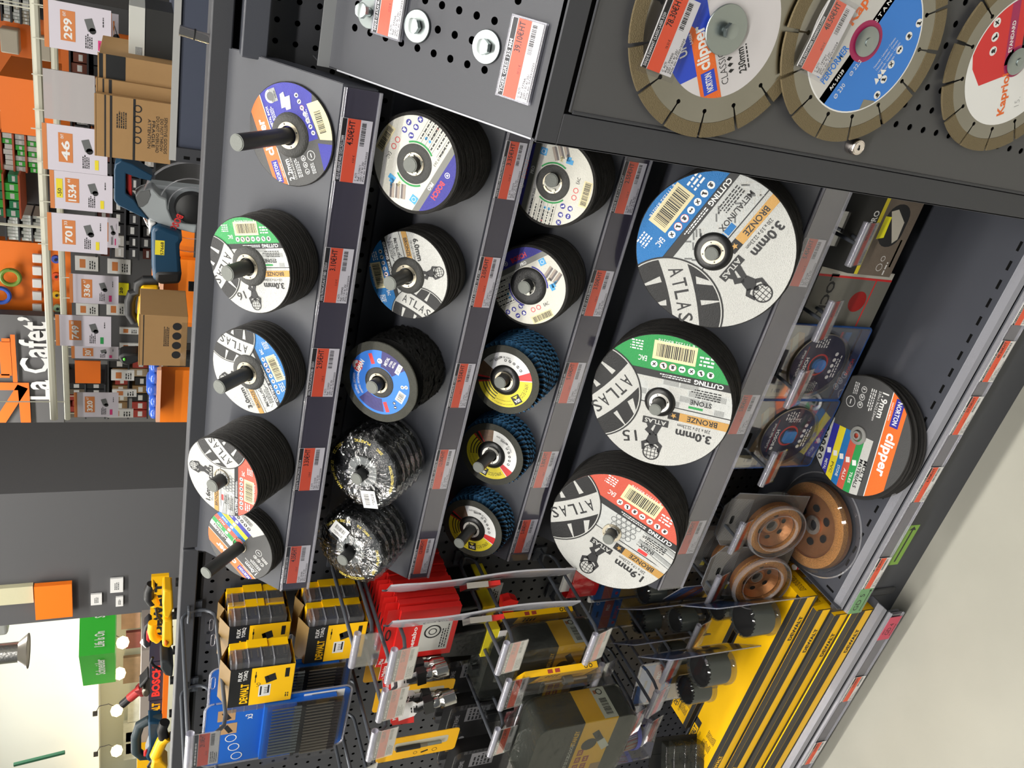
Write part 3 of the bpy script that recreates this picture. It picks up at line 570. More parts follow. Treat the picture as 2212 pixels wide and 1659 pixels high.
def flaps(R,t,name='flap_disc'):
    g=G(); n=42
    for i in range(n):
        a0=2*pi*i/n; a1=2*pi*(i+.86)/n; r1=R; r0=R*.62
        P=lambda r,a,z:(r*math.cos(a),r*math.sin(a),z)
        z0=-t*.8;z1=-.0004
        g.add([P(r0,a0,z0),P(r1,a0,z0),P(r1,a1,z1),P(r0,a1,z1),P(r1,a0,-t),P(r1,a1,-t*.5)],[(0,1,2,3),(1,4,5,2)],FLB)
    g.lathe([(R*.97,-t*.9),(R*.97,-t*.3)],FLD,48); g.lathe([(R*.96,-t),(.012,-t)],RIMO,48); return g.build(name,smooth=False)
def hubpart(t,hub,R,ring=.0165,dome=.0045,mt=None,xl=False,white=False):
    g=G(); mt=mt or HUBM
    if hub:
        g.lathe([(R*hub,.0002),(R*hub*.97,dome*.35),(R*hub*.86,dome*.8),(R*hub*.72,dome),(ring,dome),(ring*.9,dome*.6)],mt,56); g.build('hub',t)
    z=dome*.95 if hub else .0006
    g=G(); RM=mat('white_hub_ring',(225,222,215),.3,.3) if white else HUBR
    g.lathe([(ring,z),(ring*.98,z+.0009),(.0118,z+.0009),(.0112,z-.001)],RM,48)
    for i in range(4): a0=i*pi/2+.5; g.disc(.0011,z+.001,INK,10,((ring+.0115)/2*math.cos(a0),(ring+.0115)/2*math.sin(a0)))
    if xl:
        for i in range(4): a0=i*pi/2+.4; g.box((.0105*math.cos(a0),.0105*math.sin(a0),z+.0006),(.0045,.005,.0012),mat('bright_tab',(150,150,140),.3,.6),a0)
    g.build('metal_ring',t)
def front(name,label,R,t,ctr,tray,phi,artf,mt=None,cr=.985,hub=None,ring=.0165,dome=.0045,xl=False,white=False,hubm=None,lt=None,body=None,group=None):
    x,s,h=ctr; e=(Matrix.Rotation(A45,3,'X')@Matrix.Rotation(0,3,'Z')).to_euler()
    T=thing(name,label,'abrasive disc',TP(tray,x,s,h),e,group)
    if body: b=body(R,t); b.parent=T; b.name='body'
    else: rough_disc(R,t*.86,mt or RIMB).build('body',T)
    g=G(); a=Art(g,R,math.radians(phi),cr,z=.00012); artf(a); g.build('printed_label',T)
    hubpart(T,hub,R,ring,dome,hubm,xl,white)
    return T
F=dict(N1=(-.250,.614,.006),G2=(-.411,.614,.063),B3=(-.573,.614,.045),R4=(-.731,.614,.084),M5=(-.893,.614,.029),
 Bo1=(-.250,.471,.097),A62=(-.412,.471,.059),Le=(-.573,.471,.088),Bg1=(-.730,.471,.088),Bg2=(-.888,.471,.084),
 Bo3=(-.255,.3375,.094),Bo4=(-.414,.3375,.085),S1=(-.577,.3375,.082),S2=(-.737,.3375,.05),S3=(-.899,.3375,.05),
 X1=(-.299,.107,.105),X2=(-.562,.107,.088),X3=(-.827,.107,.098))
R5=.0625;R9=.115
front('grinding_disc','single orange, blue and black grinding disc on the first peg of the top tray',R5,.0055,F['N1'],1,30,lambda a:art_norton(a),hub=.44)
front('cutting_disc','front 125 mm disc with green segment and a handwritten 16',R5,.0035,F['G2'],1,110,lambda a:art_atlas(a,GRN,'stone','3.0mm','125 x 3.0 x 22.23mm','STONE',.4,'16'),hub=.42)
front('cutting_disc','front 125 mm disc with blue segment on the top tray',R5,.0035,F['B3'],1,37,lambda a:art_atlas(a,BLU,'metal','3.0mm','125 x 3.0 x 22.23mm','METAL/INOX',.4),hub=.42)
front('cutting_disc','front 125 mm disc with red segment on the tall thin-disc stack',R5,.0018,F['R4'],1,5,lambda a:art_atlas(a,RED,'pipes','1.6mm','125 x 1.6 x 22.23mm','INOX',.2),ring=.0135)
front('cutting_disc','front multi-colour striped 1.0mm disc at the left end of the top tray',R5,.0016,F['M5'],1,60,lambda a:art_norton(a,True,'1.0mm','125x1,0x22,23mm'),ring=.0135)
NAME[0]='cutting_disc'
stackdisc('flat',R5,.0036,16,'plain black disc stacked behind the front disc with the green segment, top tray','abrasive disc',F['G2'],1) if False else None
def stk(kind,R,t,key,tray,what,n=None,name='cutting_disc',off=0):
    x,s,h=F[key]; NAME[0]=name; k=n or int((h-off-.001)/t)
    stackdisc(kind,R,t,k,what,what.replace('black ','').replace('disc in','discs in')[:48],(x,s,h-off+.0),tray,seed=len(key)*7+k)
stk('flat',R5,.0036,'G2',1,'black disc in the stack behind the green 3.0mm disc, top tray')
stk('flat',R5,.0037,'B3',1,'black disc in the stack behind the blue 3.0mm disc, top tray')
stk('flat',R5,.0020,'R4',1,'thin black disc in the stack behind the red 1.6mm disc, top tray')
stk('flat',R5,.0018,'M5',1,'thin black disc in the stack behind the striped 1.0mm disc, top tray')
BR=.40
front('cutting_disc','front white and blue 125 mm disc at the right end of the second tray',R5,.002,F['Bo1'],2,158,lambda a:art_bosch(a,BR),cr=.94,hub=.40,ring=.0145,dome=.0014,xl=True)
front('grinding_disc','front 125 mm grinding disc with blue segment, second tray',R5,.0062,F['A62'],2,207,lambda a:art_atlas(a,BLU,'metal','6.0mm','125 x 6.0 x 22.23mm','METAL/INOX',.4,word='GRINDING'),hub=.42)
front('stripping_disc','black fleece stripping disc with bright blue ring label, middle of the second tray',R5,.004,F['Le'],2,-15,art_leman,RIMO,hub=.38,ring=.0155,dome=.002)
front('cutting_disc','white and blue 125 mm disc partly under the cabinet edge, third tray',R5,.002,F['Bo3'],3,0,lambda a:art_bosch(a,BR),cr=.94,hub=.40,ring=.0145,dome=.0014,xl=True)
front('grinding_disc','front white and blue disc with dark hub, second from the right on the third tray',R5,.0062,F['Bo4'],3,-47,lambda a:art_bosch(a,BR+.05,'125 x 6 x 22,23mm'),cr=.94,hub=.46,ring=.0125,dome=.004,xl=True,white=True,hubm=mat('black_hub',(28,28,28),.5,0,.3,400))
stk('flat',R5,.0021,'Bo1',2,'thin black disc in the stack behind the white disc, second tray right end')
stk('flat',R5,.0064,'A62',2,'black grinding disc in the stack behind the 6.0mm disc, second tray')
stk('fleece',R5,.0165,'Le',2,'black fleece disc in the stack behind the bright blue ring label',name='stripping_disc',off=.004)
stk('flat',R5,.0021,'Bo3',3,'thin black disc in the stack behind the white disc, third tray right end')
stk('flat',R5,.0064,'Bo4',3,'black disc in the stack behind the white disc, third tray second peg')
BHUB=mat('black_dome_hub',(22,22,22),.35,0,.1,300)
for k,ph,w,wh in (('S1',138,'middle of the third tray',False),('S2',80,'second from the left on the third tray',True),('S3',103,'leftmost on the third tray',True)):
    front('flap_disc','front blue flap disc with yellow-white ring label, %s'%w,R5*.93,.002,F[k],3,ph,art_sea,RIMO,hub=.43,ring=.0158,dome=.0035,white=wh,hubm=BHUB)
    stk('flap',R5,.0102,k,3,'blue flap disc in the stack behind the yellow label, %s'%{'S1':'middle of the third tray','S2':'second from left, third tray','S3':'leftmost, third tray'}[k],name='flap_disc',off=.0008)
# large discs
front('large_cutting_disc','large 230 mm disc with blue segment, right end of the lowest tray',R9,.0035,F['X1'],4,160,lambda a:art_atlas(a,BLU,'metal','3.0mm','230 x 3.0 x 22.23mm','METAL/INOX',.2),cr=.99,hub=.245,ring=.0175,dome=.005,hubm=BHUB)
front('large_cutting_disc','large 230 mm disc with green segment, middle of the lowest tray',R9,.0035,F['X2'],4,100,lambda a:art_atlas(a,GRN,'stone','3.0mm','230 x 3.0 x 22.23mm','STONE',.2,'15'),cr=.99,hub=.22,ring=.0165,dome=.005,white=True,hubm=BHUB)
front('large_cutting_disc','large 230 mm disc with red segment, left end of the lowest tray',R9,.002,F['X3'],4,78,lambda a:art_atlas(a,RED,'pipes','1.9mm','230 x 1.9 x 22.23mm','INOX',.2),cr=.99,ring=.0175)
stk('flat',R9,.0037,'X1',4,'large black disc in the stack behind the blue 3.0mm disc',name='large_cutting_disc')
stk('flat',R9,.0037,'X2',4,'large black disc in the stack behind the green disc marked 15',name='large_cutting_disc')
stk('flat',R9,.0024,'X3',4,'large thin black disc in the stack behind the red 1.9mm disc',name='large_cutting_disc')
# film-wrapped plastic discs
FILM=clear('crinkled_film',(226,228,230),.055,.13,0,.7,45); YP=mat('yellow_letters',(206,186,70),.5)
def bag(key,tray,k,label,group=None,sticker=None,txt=True,hh=None):
    x,s,h=F[key]; h=h if hh is None else hh
    T=thing('wrapped_disc',label,'abrasive disc',TP(tray,x,s,h),(A45,0,0),group)
    g=G(); FL=mat('black_plastic_disc',(36,38,40),.35,0,.4,120); g.lathe([(R5*.9,-.002),(R5*.4,-.001),(R5*.36,.002),(.0115,.002)],FL,60)
    for i in range(24): a0=i*2*pi/24; g.box((R5*.62*math.cos(a0),R5*.62*math.sin(a0),-.0008),(R5*.5,.0014,.0012),FL,a0)
    g.lathe([(.026,.0022),(.0255,.0045),(.0125,.0045),(.0115,.001)],mat('inner_collar',(140,142,140),.3),40); g.build('disc_body',T)
    o=fleece(R5*.98,.010,'fleece_rim'); o.parent=T; o.location=(0,0,-.002)
    g=G(); r=random.Random(k); n=80; rad=[0.0115,.022,.034,.045,.054,.0605,.0665]; rows=[]
    for j,q in enumerate(rad): rows.append([((q+r.uniform(-.0007,.0007)*(1+j/3))*math.cos(2*pi*i/n),(q+r.uniform(-.0007,.0007)*(1+j/3))*math.sin(2*pi*i/n),(.007-.0013*j*j*.16+r.uniform(-.0011,.0011))if j<6 else -.004) for i in range(n)])
    rows.append([(.065*math.cos(2*pi*i/n),.065*math.sin(2*pi*i/n),-.0128+r.uniform(-.001,.001)) for i in range(n)])
    vs=[v for q in rows for v in q]; g.add(vs,[(j*n+i,j*n+(i+1)%n,(j+1)*n+(i+1)%n,(j+1)*n+i) for j in range(len(rows)-1) for i in range(n)],FILM)
    if k in(1,2): g.add([(-.02,.066,-.002),(.012,.069,-.002),(.016,.061,.002),(-.018,.058,.002)],[(0,1,2,3)],FILM)
    g.build('plastic_film',T)
    if txt:
        g=G(); a=Art(g,R5,0,None,z=.0055)
        for t,an,w in (('ZEC',-1.95,.20),('PLASTIC',-1.35,.46),('- SEC 22',-.4,.5),('MAX RPM SEC 22',.6,.8),('WEAR PROTECTION',-2.9,.8)): a.text(t,0,0,w,.075,YP,ang=an+(1.5 if key=='Bg1' else 0),arc=-.86 if math.sin(an)<0 else .86,bold=.02)
        g.build('yellow_lettering',T)
    if sticker:
        g=G(); g.box((0,0,0),(.030,.026,.0004),WHITE); a=Art(g,.026,0,None,z=.0003); a.barcode(0,-.15,.75,.4,seed=8); a.lines(0,.28,.8,.2,2,INK); o=g.build('barcode_sticker',T); o.location=sticker[0]; o.rotation_euler=(0,0,sticker[1])
    return T
bag('Bg1',2,1,'front film-wrapped disc, barcode sticker at its bottom, second from the left on the second tray',None,((-.040,-.022,.0085),-2.75+pi*0))
bag('Bg2',2,2,'front film-wrapped disc with sticker near its top, leftmost on the second tray',None,((.030,.022,.0085),1.2))
w0=bag('Bg1',2,3,'film-wrapped black disc behind the front one, second from left, second tray','wrapped discs, second from left',None,False,hh=F['Bg1'][2]-.0155)
for i in range(2,5): dup(w0,loc=TP(2,F['Bg1'][0]+rnd.uniform(-.002,.002),F['Bg1'][1],F['Bg1'][2]-.0155*i))
w0=bag('Bg2',2,4,'film-wrapped black disc behind the front one, leftmost on the second tray','wrapped discs, leftmost',None,False,hh=F['Bg2'][2]-.0155)
for i in range(2,5): dup(w0,loc=TP(2,F['Bg2'][0]+rnd.uniform(-.002,.002),F['Bg2'][1],F['Bg2'][2]-.0155*i))
# ================================================================ diamond blades on the cabinet door
BLADE=mat('blade_steel',(152,149,140),.30,1,0,500,aniso=.85)
_n=BLADE.node_tree.nodes.new('ShaderNodeTangent'); _n.direction_type='RADIAL'; _n.axis='Z'; BLADE.node_tree.links.new(_n.outputs[0],BLADE.node_tree.nodes['Principled BSDF'].inputs['Tangent']); SEG=mat('diamond_segment',(118,105,78),.55,.4,.6,900)
def art_classic(a):
    a.circ(.62,(0,0),mat('pale_lilac_label',(204,200,202),.45),72); a.up()
    BB=H((40,70,190)); a.cr=.62
    a.poly([(-.06,.13),(.7,.13),(.7,.7),(-.3,.7),(-.3,.32)],BB); a.up(); a.poly([(.22,.36),(.7,.36),(.7,.37),(.22,.37)],WHITE)
    a.poly([(-.7,.14),(-.04,.14),(.20,.36),(-.7,.36)],ORG); a.up(); a.rect(-.52,.17,-.30,.32,BB); a.up(); a.text('NORTON',-.41,.245,.18,.075,WHITE,bold=.03); a.text('clipper',-.07,.25,.42,.18,WHITE,bold=.03)
    a.text('UNIVERSAL',.16,.46,.46,.09,WHITE,bold=.03); a.text('LASER',.06,.36,.1,.03,WHITE); a.text('CLASSIC',-.34,.075,.32,.075,INK,bold=-.01); a.text('230mm',-.35,-.13,.24,.085,INK,bold=.02); a.lines(-.3,-.2,.3,.03,1,INK)
    for i in range(5): a.poly([(-.42+.06*i,-.0),(-.40+.06*i,.025),(-.38+.06*i,0),(-.40+.06*i,-.04)],INK if i<3 else GREY1)
    for i in range(4): icon(a,.38+.03*i,-.02+.09*i,.035,i); a.k-=1
    a.poly([(.2,.3),(.34,.28),(.36,.4),(.22,.42)],WHITE); a.lines(.4,-.2,.18,.1,4,INK); a.text('LASER',.32,-.30,.14,.05,INK); a.cr=None
def art_beton(a,kap=False):
    a.circ(.70,(0,0),WHITE,72); a.up(); a.cr=.685; MG=mat('magenta_print',(158,34,84),.5,0,.1,300,.5,.12,60)
    if not kap:
        LB=H((52,122,206)); a.rect(-.7,.0,.7,.7,mat('silver_grey_label',(196,194,190),.4)); a.rect(-.7,-.7,.7,-.0,LB); a.rect(-.7,-.02,-.1,.075,INK); a.rect(.1,-.0,.7,.09,MG); a.up(); a.circ(.20,(0,.0),MG,36); a.up()
        a.text('BETON',-.43,.28,.22,.085,LB,bold=.03); a.text('PERFORMER',-.35,.17,.40,.085,LB,bold=.03); a.text('Art. 54139',-.44,.027,.22,.045,WHITE,bold=.02); a.text('Ø 230',-.50,-.09,.16,.05,WHITE,bold=0); a.text('Ø 22,2',-.24,-.09,.17,.05,WHITE,bold=0); a.text('S T A N D A R D',.44,.045,.5,.045,WHITE,bold=.02); a.text('Kapriol',.26,.30,.5,.15,ORG,bold=.03)
        for i,t in enumerate(('Universale','Universal','Universelle','Universal')): a.text(t+' • Laterizio • Cemento',.05,-.30-.045*i,.34,.026,WHITE,bold=0)
        for i in range(6): icon(a,-.28+.15*i,-.53+.03*i-.02*(i-2)**2*.4,.042,i%4); a.k-=1
        a.up(2)
        for i in range(3): a.poly([(-.22+.05*i,-.46),(-.15+.05*i,-.46),(-.185+.05*i,-.39)],WHITE)
        a.poly([(-.66,-.52),(-.40,-.44),(-.34,-.58),(-.52,-.75)],BLADE)   # torn corner of the label
    else:
        a.poly([(-.12,-.08),(.8,-.08),(.8,.7),(.1,.62),(-.12,.5)],BRED); a.up(); a.rect(.0,.06,.7,.17,MG); a.rect(-.06,-.16,.7,-.05,INK); a.circ(.17,(0,0),MG,32); a.up(); a.text('Kapriol',-.34,.10,.48,.14,ORG,bold=.03); a.text('STANDARD',.30,.115,.34,.05,WHITE,bold=.02); a.text('MAS 200',-.40,-.32,.28,.06,ORG,bold=0); a.text('15,',-.50,-.12,.1,.08,GREY1,bold=-.02)
        for i in range(4): icon(a,.22+.15*i,.36,.05,i%4); a.k-=1
        a.up(2); a.lines(.2,-.35,.4,.12,4,INK)
    a.cr=None
def blade(label,loc,phi,art,nseg=14,r0=0,bn='bolt'):
    T=thing('diamond_blade',label,'diamond blade',loc,(pi/2,0,0))
    R=.115; rc=.0985; out=[]; gw=.0016; kh=.0028
    for i in range(nseg):
        th=r0+2*pi*i/nseg; c,s=math.cos(th),math.sin(th)
        rot=lambda x,y:(x*c-y*s,x*s+y*c)
        out+= [rot(rc,-gw*.7),rot(rc-.010,-gw*.5)]+[rot(rc-.012+kh*math.cos(q)*.9-.001,kh*math.sin(q)) for q in [(-.6-k*(2*pi-1.2)/6) for k in range(7)]]+[rot(rc-.010,gw*.5),rot(rc,gw*.7)]
        for k in range(1,6): t2=th+2*pi/nseg*k/6; out.append((rc*math.cos(t2),rc*math.sin(t2)))
    g=G(); g.prism(out,0,.0022,BLADE); g.build('steel_core',T)
    g0=None
    for i in range(nseg):
        th=r0+2*pi*i/nseg
        if g0 is None:
            g=G(); n=7; da=2*pi/nseg; a0=.0016/R+.006; pl=[(R*math.cos(t),R*math.sin(t)) for t in [a0+(da-2*a0)*k/n for k in range(n+1)]]+[((rc+.0002)*math.cos(t),(rc+.0002)*math.sin(t)) for t in [da-a0*1.0-(da-2*a0)*k/n for k in range(n+1)]]
            g.prism(pl,-.0003,.0027,SEG); g0=g.build('diamond_segment',T); g0.rotation_euler=(0,0,th)
        else: o=g0.copy(); C.objects.link(o); o.rotation_euler=(0,0,th); o.parent=T
    g=G(); a=Art(g,R,math.radians(phi),None,z=.00235); art(a); g.build('printed_label',T)
    return T
for nm,(x,z),ph,art,lab,rs,out in (('d1',(-.013,-.570),33,art_classic,'large diamond blade with blue, orange and white label, highest on the cabinet door',.1,.004),('d2',(.011,-.762),-20,lambda a:art_beton(a),'large diamond blade with bright blue label and a torn corner, second on the door',.3,.0),('d3',(.034,-1.022),27,lambda a:art_beton(a,True),'large diamond blade with white and red label, lowest on the door',.2,.0)):
    yo={'d1':.7935,'d2':.7885,'d3':.7935}[nm]
    blade(lab,(x,yo,z),ph,art,r0=rs)
    if nm=='d1': bolt('bolt with wide washer holding the highest diamond blade',(x,yo-.0048,z),(pi/2,0,.4),.006,.026)
    else:
        t=thing('bolt','flat round bolt holding the %s diamond blade'%{'d2':'bright blue','d3':'white and red'}[nm],'bolt',(x,yo-.004,z),(pi/2,0,0))
        g=G(); g.lathe([(.0001,.0035),(.006,.0034),(.013,.0024),(.0165,.0008),(.0165,0)],ZINC,40); g.build('washer',t); g=G(); g.cyl(.005,.003,.0048,ZINC,20); g.build('bolt_head',t)
blade('diamond blade mostly outside the photo, right of the two labelled lower blades',(.238,.7935,-.905),0,lambda a:art_classic(a),r0=.05)
for x,z,p,ti,lb,sd in ((-.030,-.498,'78.30','DISQUE DIAMANT CLASSIC LASER D230','78.30 on the highest diamond blade',3),(.004,-.697,'48.50','DISQ PERFORMER 230MMX22.23MM','48.50 on the bright blue diamond blade',4)):
    t=ticket(x,.779,z,p,ti,'price ticket in a clear sleeve reading '+lb,'price tickets on the security cabinet',rx=pi/2,seed=sd,date='01/03/2025' if sd==3 else '17/03/2024',ref='79950' if sd==3 else '147061',w=.076,h=.040,ry=0)
    t.rotation_euler=(pi/2,0.0,0); t.rotation_euler=(Matrix.Rotation(.12 if sd==3 else .16,3,'Y')@Matrix.Rotation(pi/2,3,'X')).to_euler()
    g=G(); g.bx(-.043,.043,-.024,.024,.0012,.0014,SLEEVE); g.build('clear_sleeve',t)
# ================================================================ hooks
WIRE=mat('grey_wire',(84,88,95),.36,.2,.03,400); TUBEC=clear('clear_tube',(238,238,244),.16,.10,.14)
def hook(x,zt,yt,label,what,price,drop=.036,seed=1,low=.03,ry=0,ft=.35,group='wire hooks with clear ticket holders',tick=True,tlabel=None):
    t=thing('display_hook',label,'hook',(x,BY-.001,zt),(0,0,ry),group); L=BY-.001-yt
    g=G(); n=8
    p=[(0,-L,0),(0,-.03,0)]+[(0,-.03+.022*math.sin(k*pi/n),-drop/2+drop/2*math.cos(k*pi/n)) for k in range(1,n)]+[(0,-.03,-drop),(0,-L+low+.02,-drop),(0,-L+low,-drop+.004),(0,-L+low-.010,-drop+.016)]
    g.tube(p,.0033,WIRE,10); g.build('wire',t)
    g=G(); g.tube([(-.014,-.006,-drop*.2),(-.014,-.022,-drop*.2),(.014,-.022,-drop*.2),(.014,-.006,-drop*.2)],.0026,WIRE,8); g.bx(-.018,.018,-.006,-.001,-drop*.6,.004,WIRE); g.build('back_plate',t)
    g=G(); g.lathe([(.0062,-.037),(.0062,.037),(.0050,.037),(.0050,-.037),(.0062,-.037)],TUBEC,20); 
    h=g.build('ticket_holder',t); h.location=(0,-L-.003,0); h.rotation_euler=(0,pi/2,0)
    g=G(); g.bx(-.037,.037,-.0012,-.0008,-.042,-.004,CLEAR); g.bx(-.037,.037,.0008,.0012,-.042,-.004,CLEAR); h2=g.build('clear_flag',t); h2.location=(0,-L-.006,0); h2.rotation_euler=(ft,0,0)
    if tick:
        v=Vector((0,-L-.006,0))+Matrix.Rotation(ft,3,'X')@Vector((0,-.0,-.023)); v=Matrix.Rotation(ry,3,'Z')@v
        ticket(x+v.x,BY-.001+v.y,zt+v.z,price,'',tlabel or 'price ticket on the hook with '+what,'price tickets on hooks',rx=pi/2+ft,rz=ry,w=.072,h=.036,seed=seed,detail=False)
    return t
HK=dict(H1=(-.268,-1.046),H2=(-.405,-1.046),H3=(-.538,-1.049),H4=(-.711,-1.072),H5=(-.876,-1.072),H6=(-1.012,-1.073))
for k,w in dict(H1='the black boxes',H2='the grey and red pack',H3='the upper dark blue blister',H4='the lower dark blue blister',H5='the right copper cup wheel',H6='the left copper cup wheel').items():
    hook(HK[k][0],HK[k][1],.93,'grey wire hook carrying %s below the lowest tray'%w,w,'%d.90'%rnd.randint(9,60),seed=ord(k[1]))
LH=dict(L1=(-1.112,-.082,.833,.055,'the upper yellow bit sets'),L2=(-1.305,-.088,.86,.05,'nothing, beside the gondola rim'),LB=(-1.02,-.33,.90,.04,'the lower yellow bit sets'),
 T1=(-1.022,-.381,.86,.036,'the red cartons'),T2=(-1.115,-.381,.86,.036,'the chrome socket adapters'),T3=(-1.215,-.379,.86,.036,'the yellow screwdriver packs'),
 T4=(-1.041,-.582,.86,.036,'the black and yellow case packs'),T5=(-1.139,-.610,.86,.036,'the yellow drill packs'),T6=(-1.27,-.62,.86,.036,'the black drill cases'),V1=(-1.05,-.76,.86,.036,'the green film case'),
 U2=(-1.16,-1.09,.94,.036,'the hole saw nearest the yellow boxes'),U3=(-1.19,-1.005,.895,.036,'the second hole saw'),U4=(-1.244,-.966,.86,.036,'the third hole saw'),U5=(-1.36,-1.0,.875,.036,'the blue blister cards'),
 E1=(-1.345,-.37,.88,.05,'no goods, left of the blue sets'),E2=(-1.45,-.38,.86,.05,'no goods, near the lower left corner'),V2=(-1.30,-.93,.86,.036,'the round brush blister'),W1=(-1.16,-.82,.88,.036,'the large case in film'))
for i,(k,(x,z,y,d,w)) in enumerate(LH.items()):
    hook(x,z,y,'grey wire hook carrying %s in the left bay'%w,w,'%d.%d0'%(rnd.randint(4,40),rnd.randint(1,9)),d,seed=i+20,ft=0 if k[0]=='L' else .1 if k[0]=='T' else .3,tick=k not in('E1','E2','LB','L2','W1'))
# ================================================================ generic packaging pieces
CARDK=mat('black_card',(26,27,28),.45); DWY=mat('tool_yellow',(255,198,0),.45); DWY2=mat('deep_yellow_card',(236,176,20),.5); BOXD=mat('dark_box_board',(48,47,44),.55)
SHELL=clear('blister_shell',(246,246,248),.09,.06,.01); SHELL2=clear('smoked_film',(205,208,200),.10,.12,.03,.5,40)
def rr(w,h,r,n=5):
    out=[]
    for cx,cy,a0 in ((w/2-r,h/2-r,0),(-w/2+r,h/2-r,pi/2),(-w/2+r,-h/2+r,pi),(w/2-r,-h/2+r,3*pi/2)): out+=[(cx+r*math.cos(a0+pi/2*k/n),cy+r*math.sin(a0+pi/2*k/n)) for k in range(n+1)]
    return out
# local frames: x right, y up, z towards the viewer; UP turns that frame upright
def UP(o,loc,yaw=0,tilt=0,roll=0): o.location=loc; o.rotation_euler=(Matrix.Rotation(yaw,3,'Z')@Matrix.Rotation(pi/2+tilt,3,'X')@Matrix.Rotation(roll,3,'Z')).to_euler(); return o
# ---- yellow and black bit sets, five of them
def bitset(label,loc,pen=False):
    T=thing('bit_set',label,'bit set',(0,0,0)); UP(T,loc)      # origin: hole of the hang tab; case hangs below
    W,Hh,Dp=.112,.112,.045; x0=-.047; y1=-.022
    g=G(); pl=[(x0,y1),(x0,y1-Hh),(x0+.088,y1-Hh),(x0+.088,y1)]
    # sleeve: open tube around the case, pointed at the top
    s=G(); sx0,sx1,yt,yb=-.030,.052,y1-.002,y1-Hh*1.06
    for za,zb,mt in ((.0455,.0465,CARDK),(-.002,-.001,CARDK)): s.bx(sx0,sx1,yb,yt,za,zb,mt)
    s.bx(sx0,sx1,yb-.001,yb,-.001,.046,DWY2); 
    for sg in (0,1): s.add([(sx0,yt,.0465 if sg else -.002),(sx1,yt,.0465 if sg else -.002),(sx1,yt+.016,.022),(sx0,yt+.016,.022)],[(0,1,2,3)],mat('sleeve_inside',(126,100,56),.6))
    a=Art(s,1,z=.0468); a.rect(sx0,yb,sx1,yt-.038,DWY); a.up()
    a.text('DEWALT',-.002,yt-.028,.044,.015,DWY,bold=.04); a.text('FLEX',.037,yt-.018,.020,.007,WHITE,bold=.03); a.text('TORQ',.038,yt-.028,.022,.008,WHITE,bold=.03)
    a.rrect(.0,yt-.065,.026,.022,WHITE); a.rrect(.026,yt-.074,.016,.020,INK,.3); a.rrect(.03,yt-.066,.018,.006,DWY,.4); a.up(); a.rrect(0,yt-.058,.020,.003,INK); a.rrect(.002,yt-.072,.018,.003,INK)
    for i in range(4): a.rrect(-.006+.004*i,yt-.068,.0012,.008,INK)
    a.line((.02,yt-.046),(.044,yt-.046),.0012,INK); a.rrect(.034,yt-.046,.006,.003,INK); a.rrect(.034,yt-.104,.02,.008,BLACK); a.lines(-.015,yt-.108,.012,.008,2,INK)
    if pen: a.text('6',.014,yt-.052,.008,.010,CHAR,ang=1.2,bold=-.02)
    s.build('card_sleeve',T)
    c=G(); cx0,cx1=-.046,.064
    prof=lambda y0,y1_,z0,z1,f: [(z0,y0),(z1,y0),(z1,y1_),(z0,y1_)]
    # yellow back shell with three facets on each end
    yy=[y1,y1-.030,y1-.034,y1-.070,y1-.074,y1-Hh]
    for i,(ya,yb2,dx) in enumerate(((y1-.002,y1-.031,-.004),(y1-.034,y1-.071,0),(y1-.074,y1-Hh+.002,-.002))):
        c.prism([(cx0-dx,yb2),(cx1+dx,yb2),(cx1+dx,ya-(.008 if i==0 else 0)),(cx1+dx-.008*(i==0),ya),(cx0-dx+.008*(i==0),ya),(cx0-dx,ya-(.008 if i==0 else 0))],.002,.017,DWY)
    c.bx(cx0+.002,cx1-.003,y1-Hh+.003,y1-.003,.003,.016,DWY); c.build('back_shell',T,bev=.0012)
    k=G(); k.bx(cx0+.003,cx1-.004,y1-.105,y1-.062,.017,.036,CARDK); k.bx(cx0+.003,cx1-.004,y1-.058,y1-.028,.017,.038,mat('blue_black_insert',(34,38,66),.4)); k.bx(cx0+.003,cx1-.004,y1-.024,y1-.008,.017,.032,mat('copper_bits',(186,128,84),.35,.6)); 
    for i in range(7): k.tube([(cx1-.004,y1-.100+.012*i,.02),(cx1-.004,y1-.100+.012*i,.034)],.0018,STEEL,6)
    k.build('bit_rack',T)
    l=G(); l.bx(cx0,cx1-.001,y1-Hh+.001,y1-.002,.017,.0445,clear('case_lid',(240,242,246),.12,.08,.07))
    for yy_ in (y1-.012,y1-.034,y1-.058,y1-.080): l.bx(cx0-.001,cx1+.0006,yy_-.0011,yy_+.0011,.017,.0446,CLEAR2)
    l.build('clear_lid',T,bev=.002)
    h=G(); h.poly([(p[0],p[1]-.004,.021) for p in rr(.040,.036,.003)],SHELL); h.tube([(p[0]*.99,p[1]*.6+.001,.021) for p in rr(.026,.012,.005)],.0007,CLEAR2,6); h.build('hang_tab',T)
    return T
ARM1=-.137
def bset(label,px,py,X=None,yc=None,pen=False):
    c=at(px,py,X,0)
    if yc: c.y=yc
    T=bitset(label,(c.x-.0546,c.y+.051,c.z+.0206),pen); T.scale=(1.05,.86,1.1); return T
bset('front yellow and black bit set on the upper hook, marked with a handwritten 6',498.5,1450,-1.071,None,True)
bset('middle yellow and black bit set on the upper hook',496,1356,-1.071); bset('rear yellow and black bit set on the upper hook, mostly behind the middle one',492,1323,-1.071,1.058)
bset('front yellow and black bit set on the lower hook',668,1356,-1.045); bset('rear yellow and black bit set on the lower hook',660,1310,-1.045)
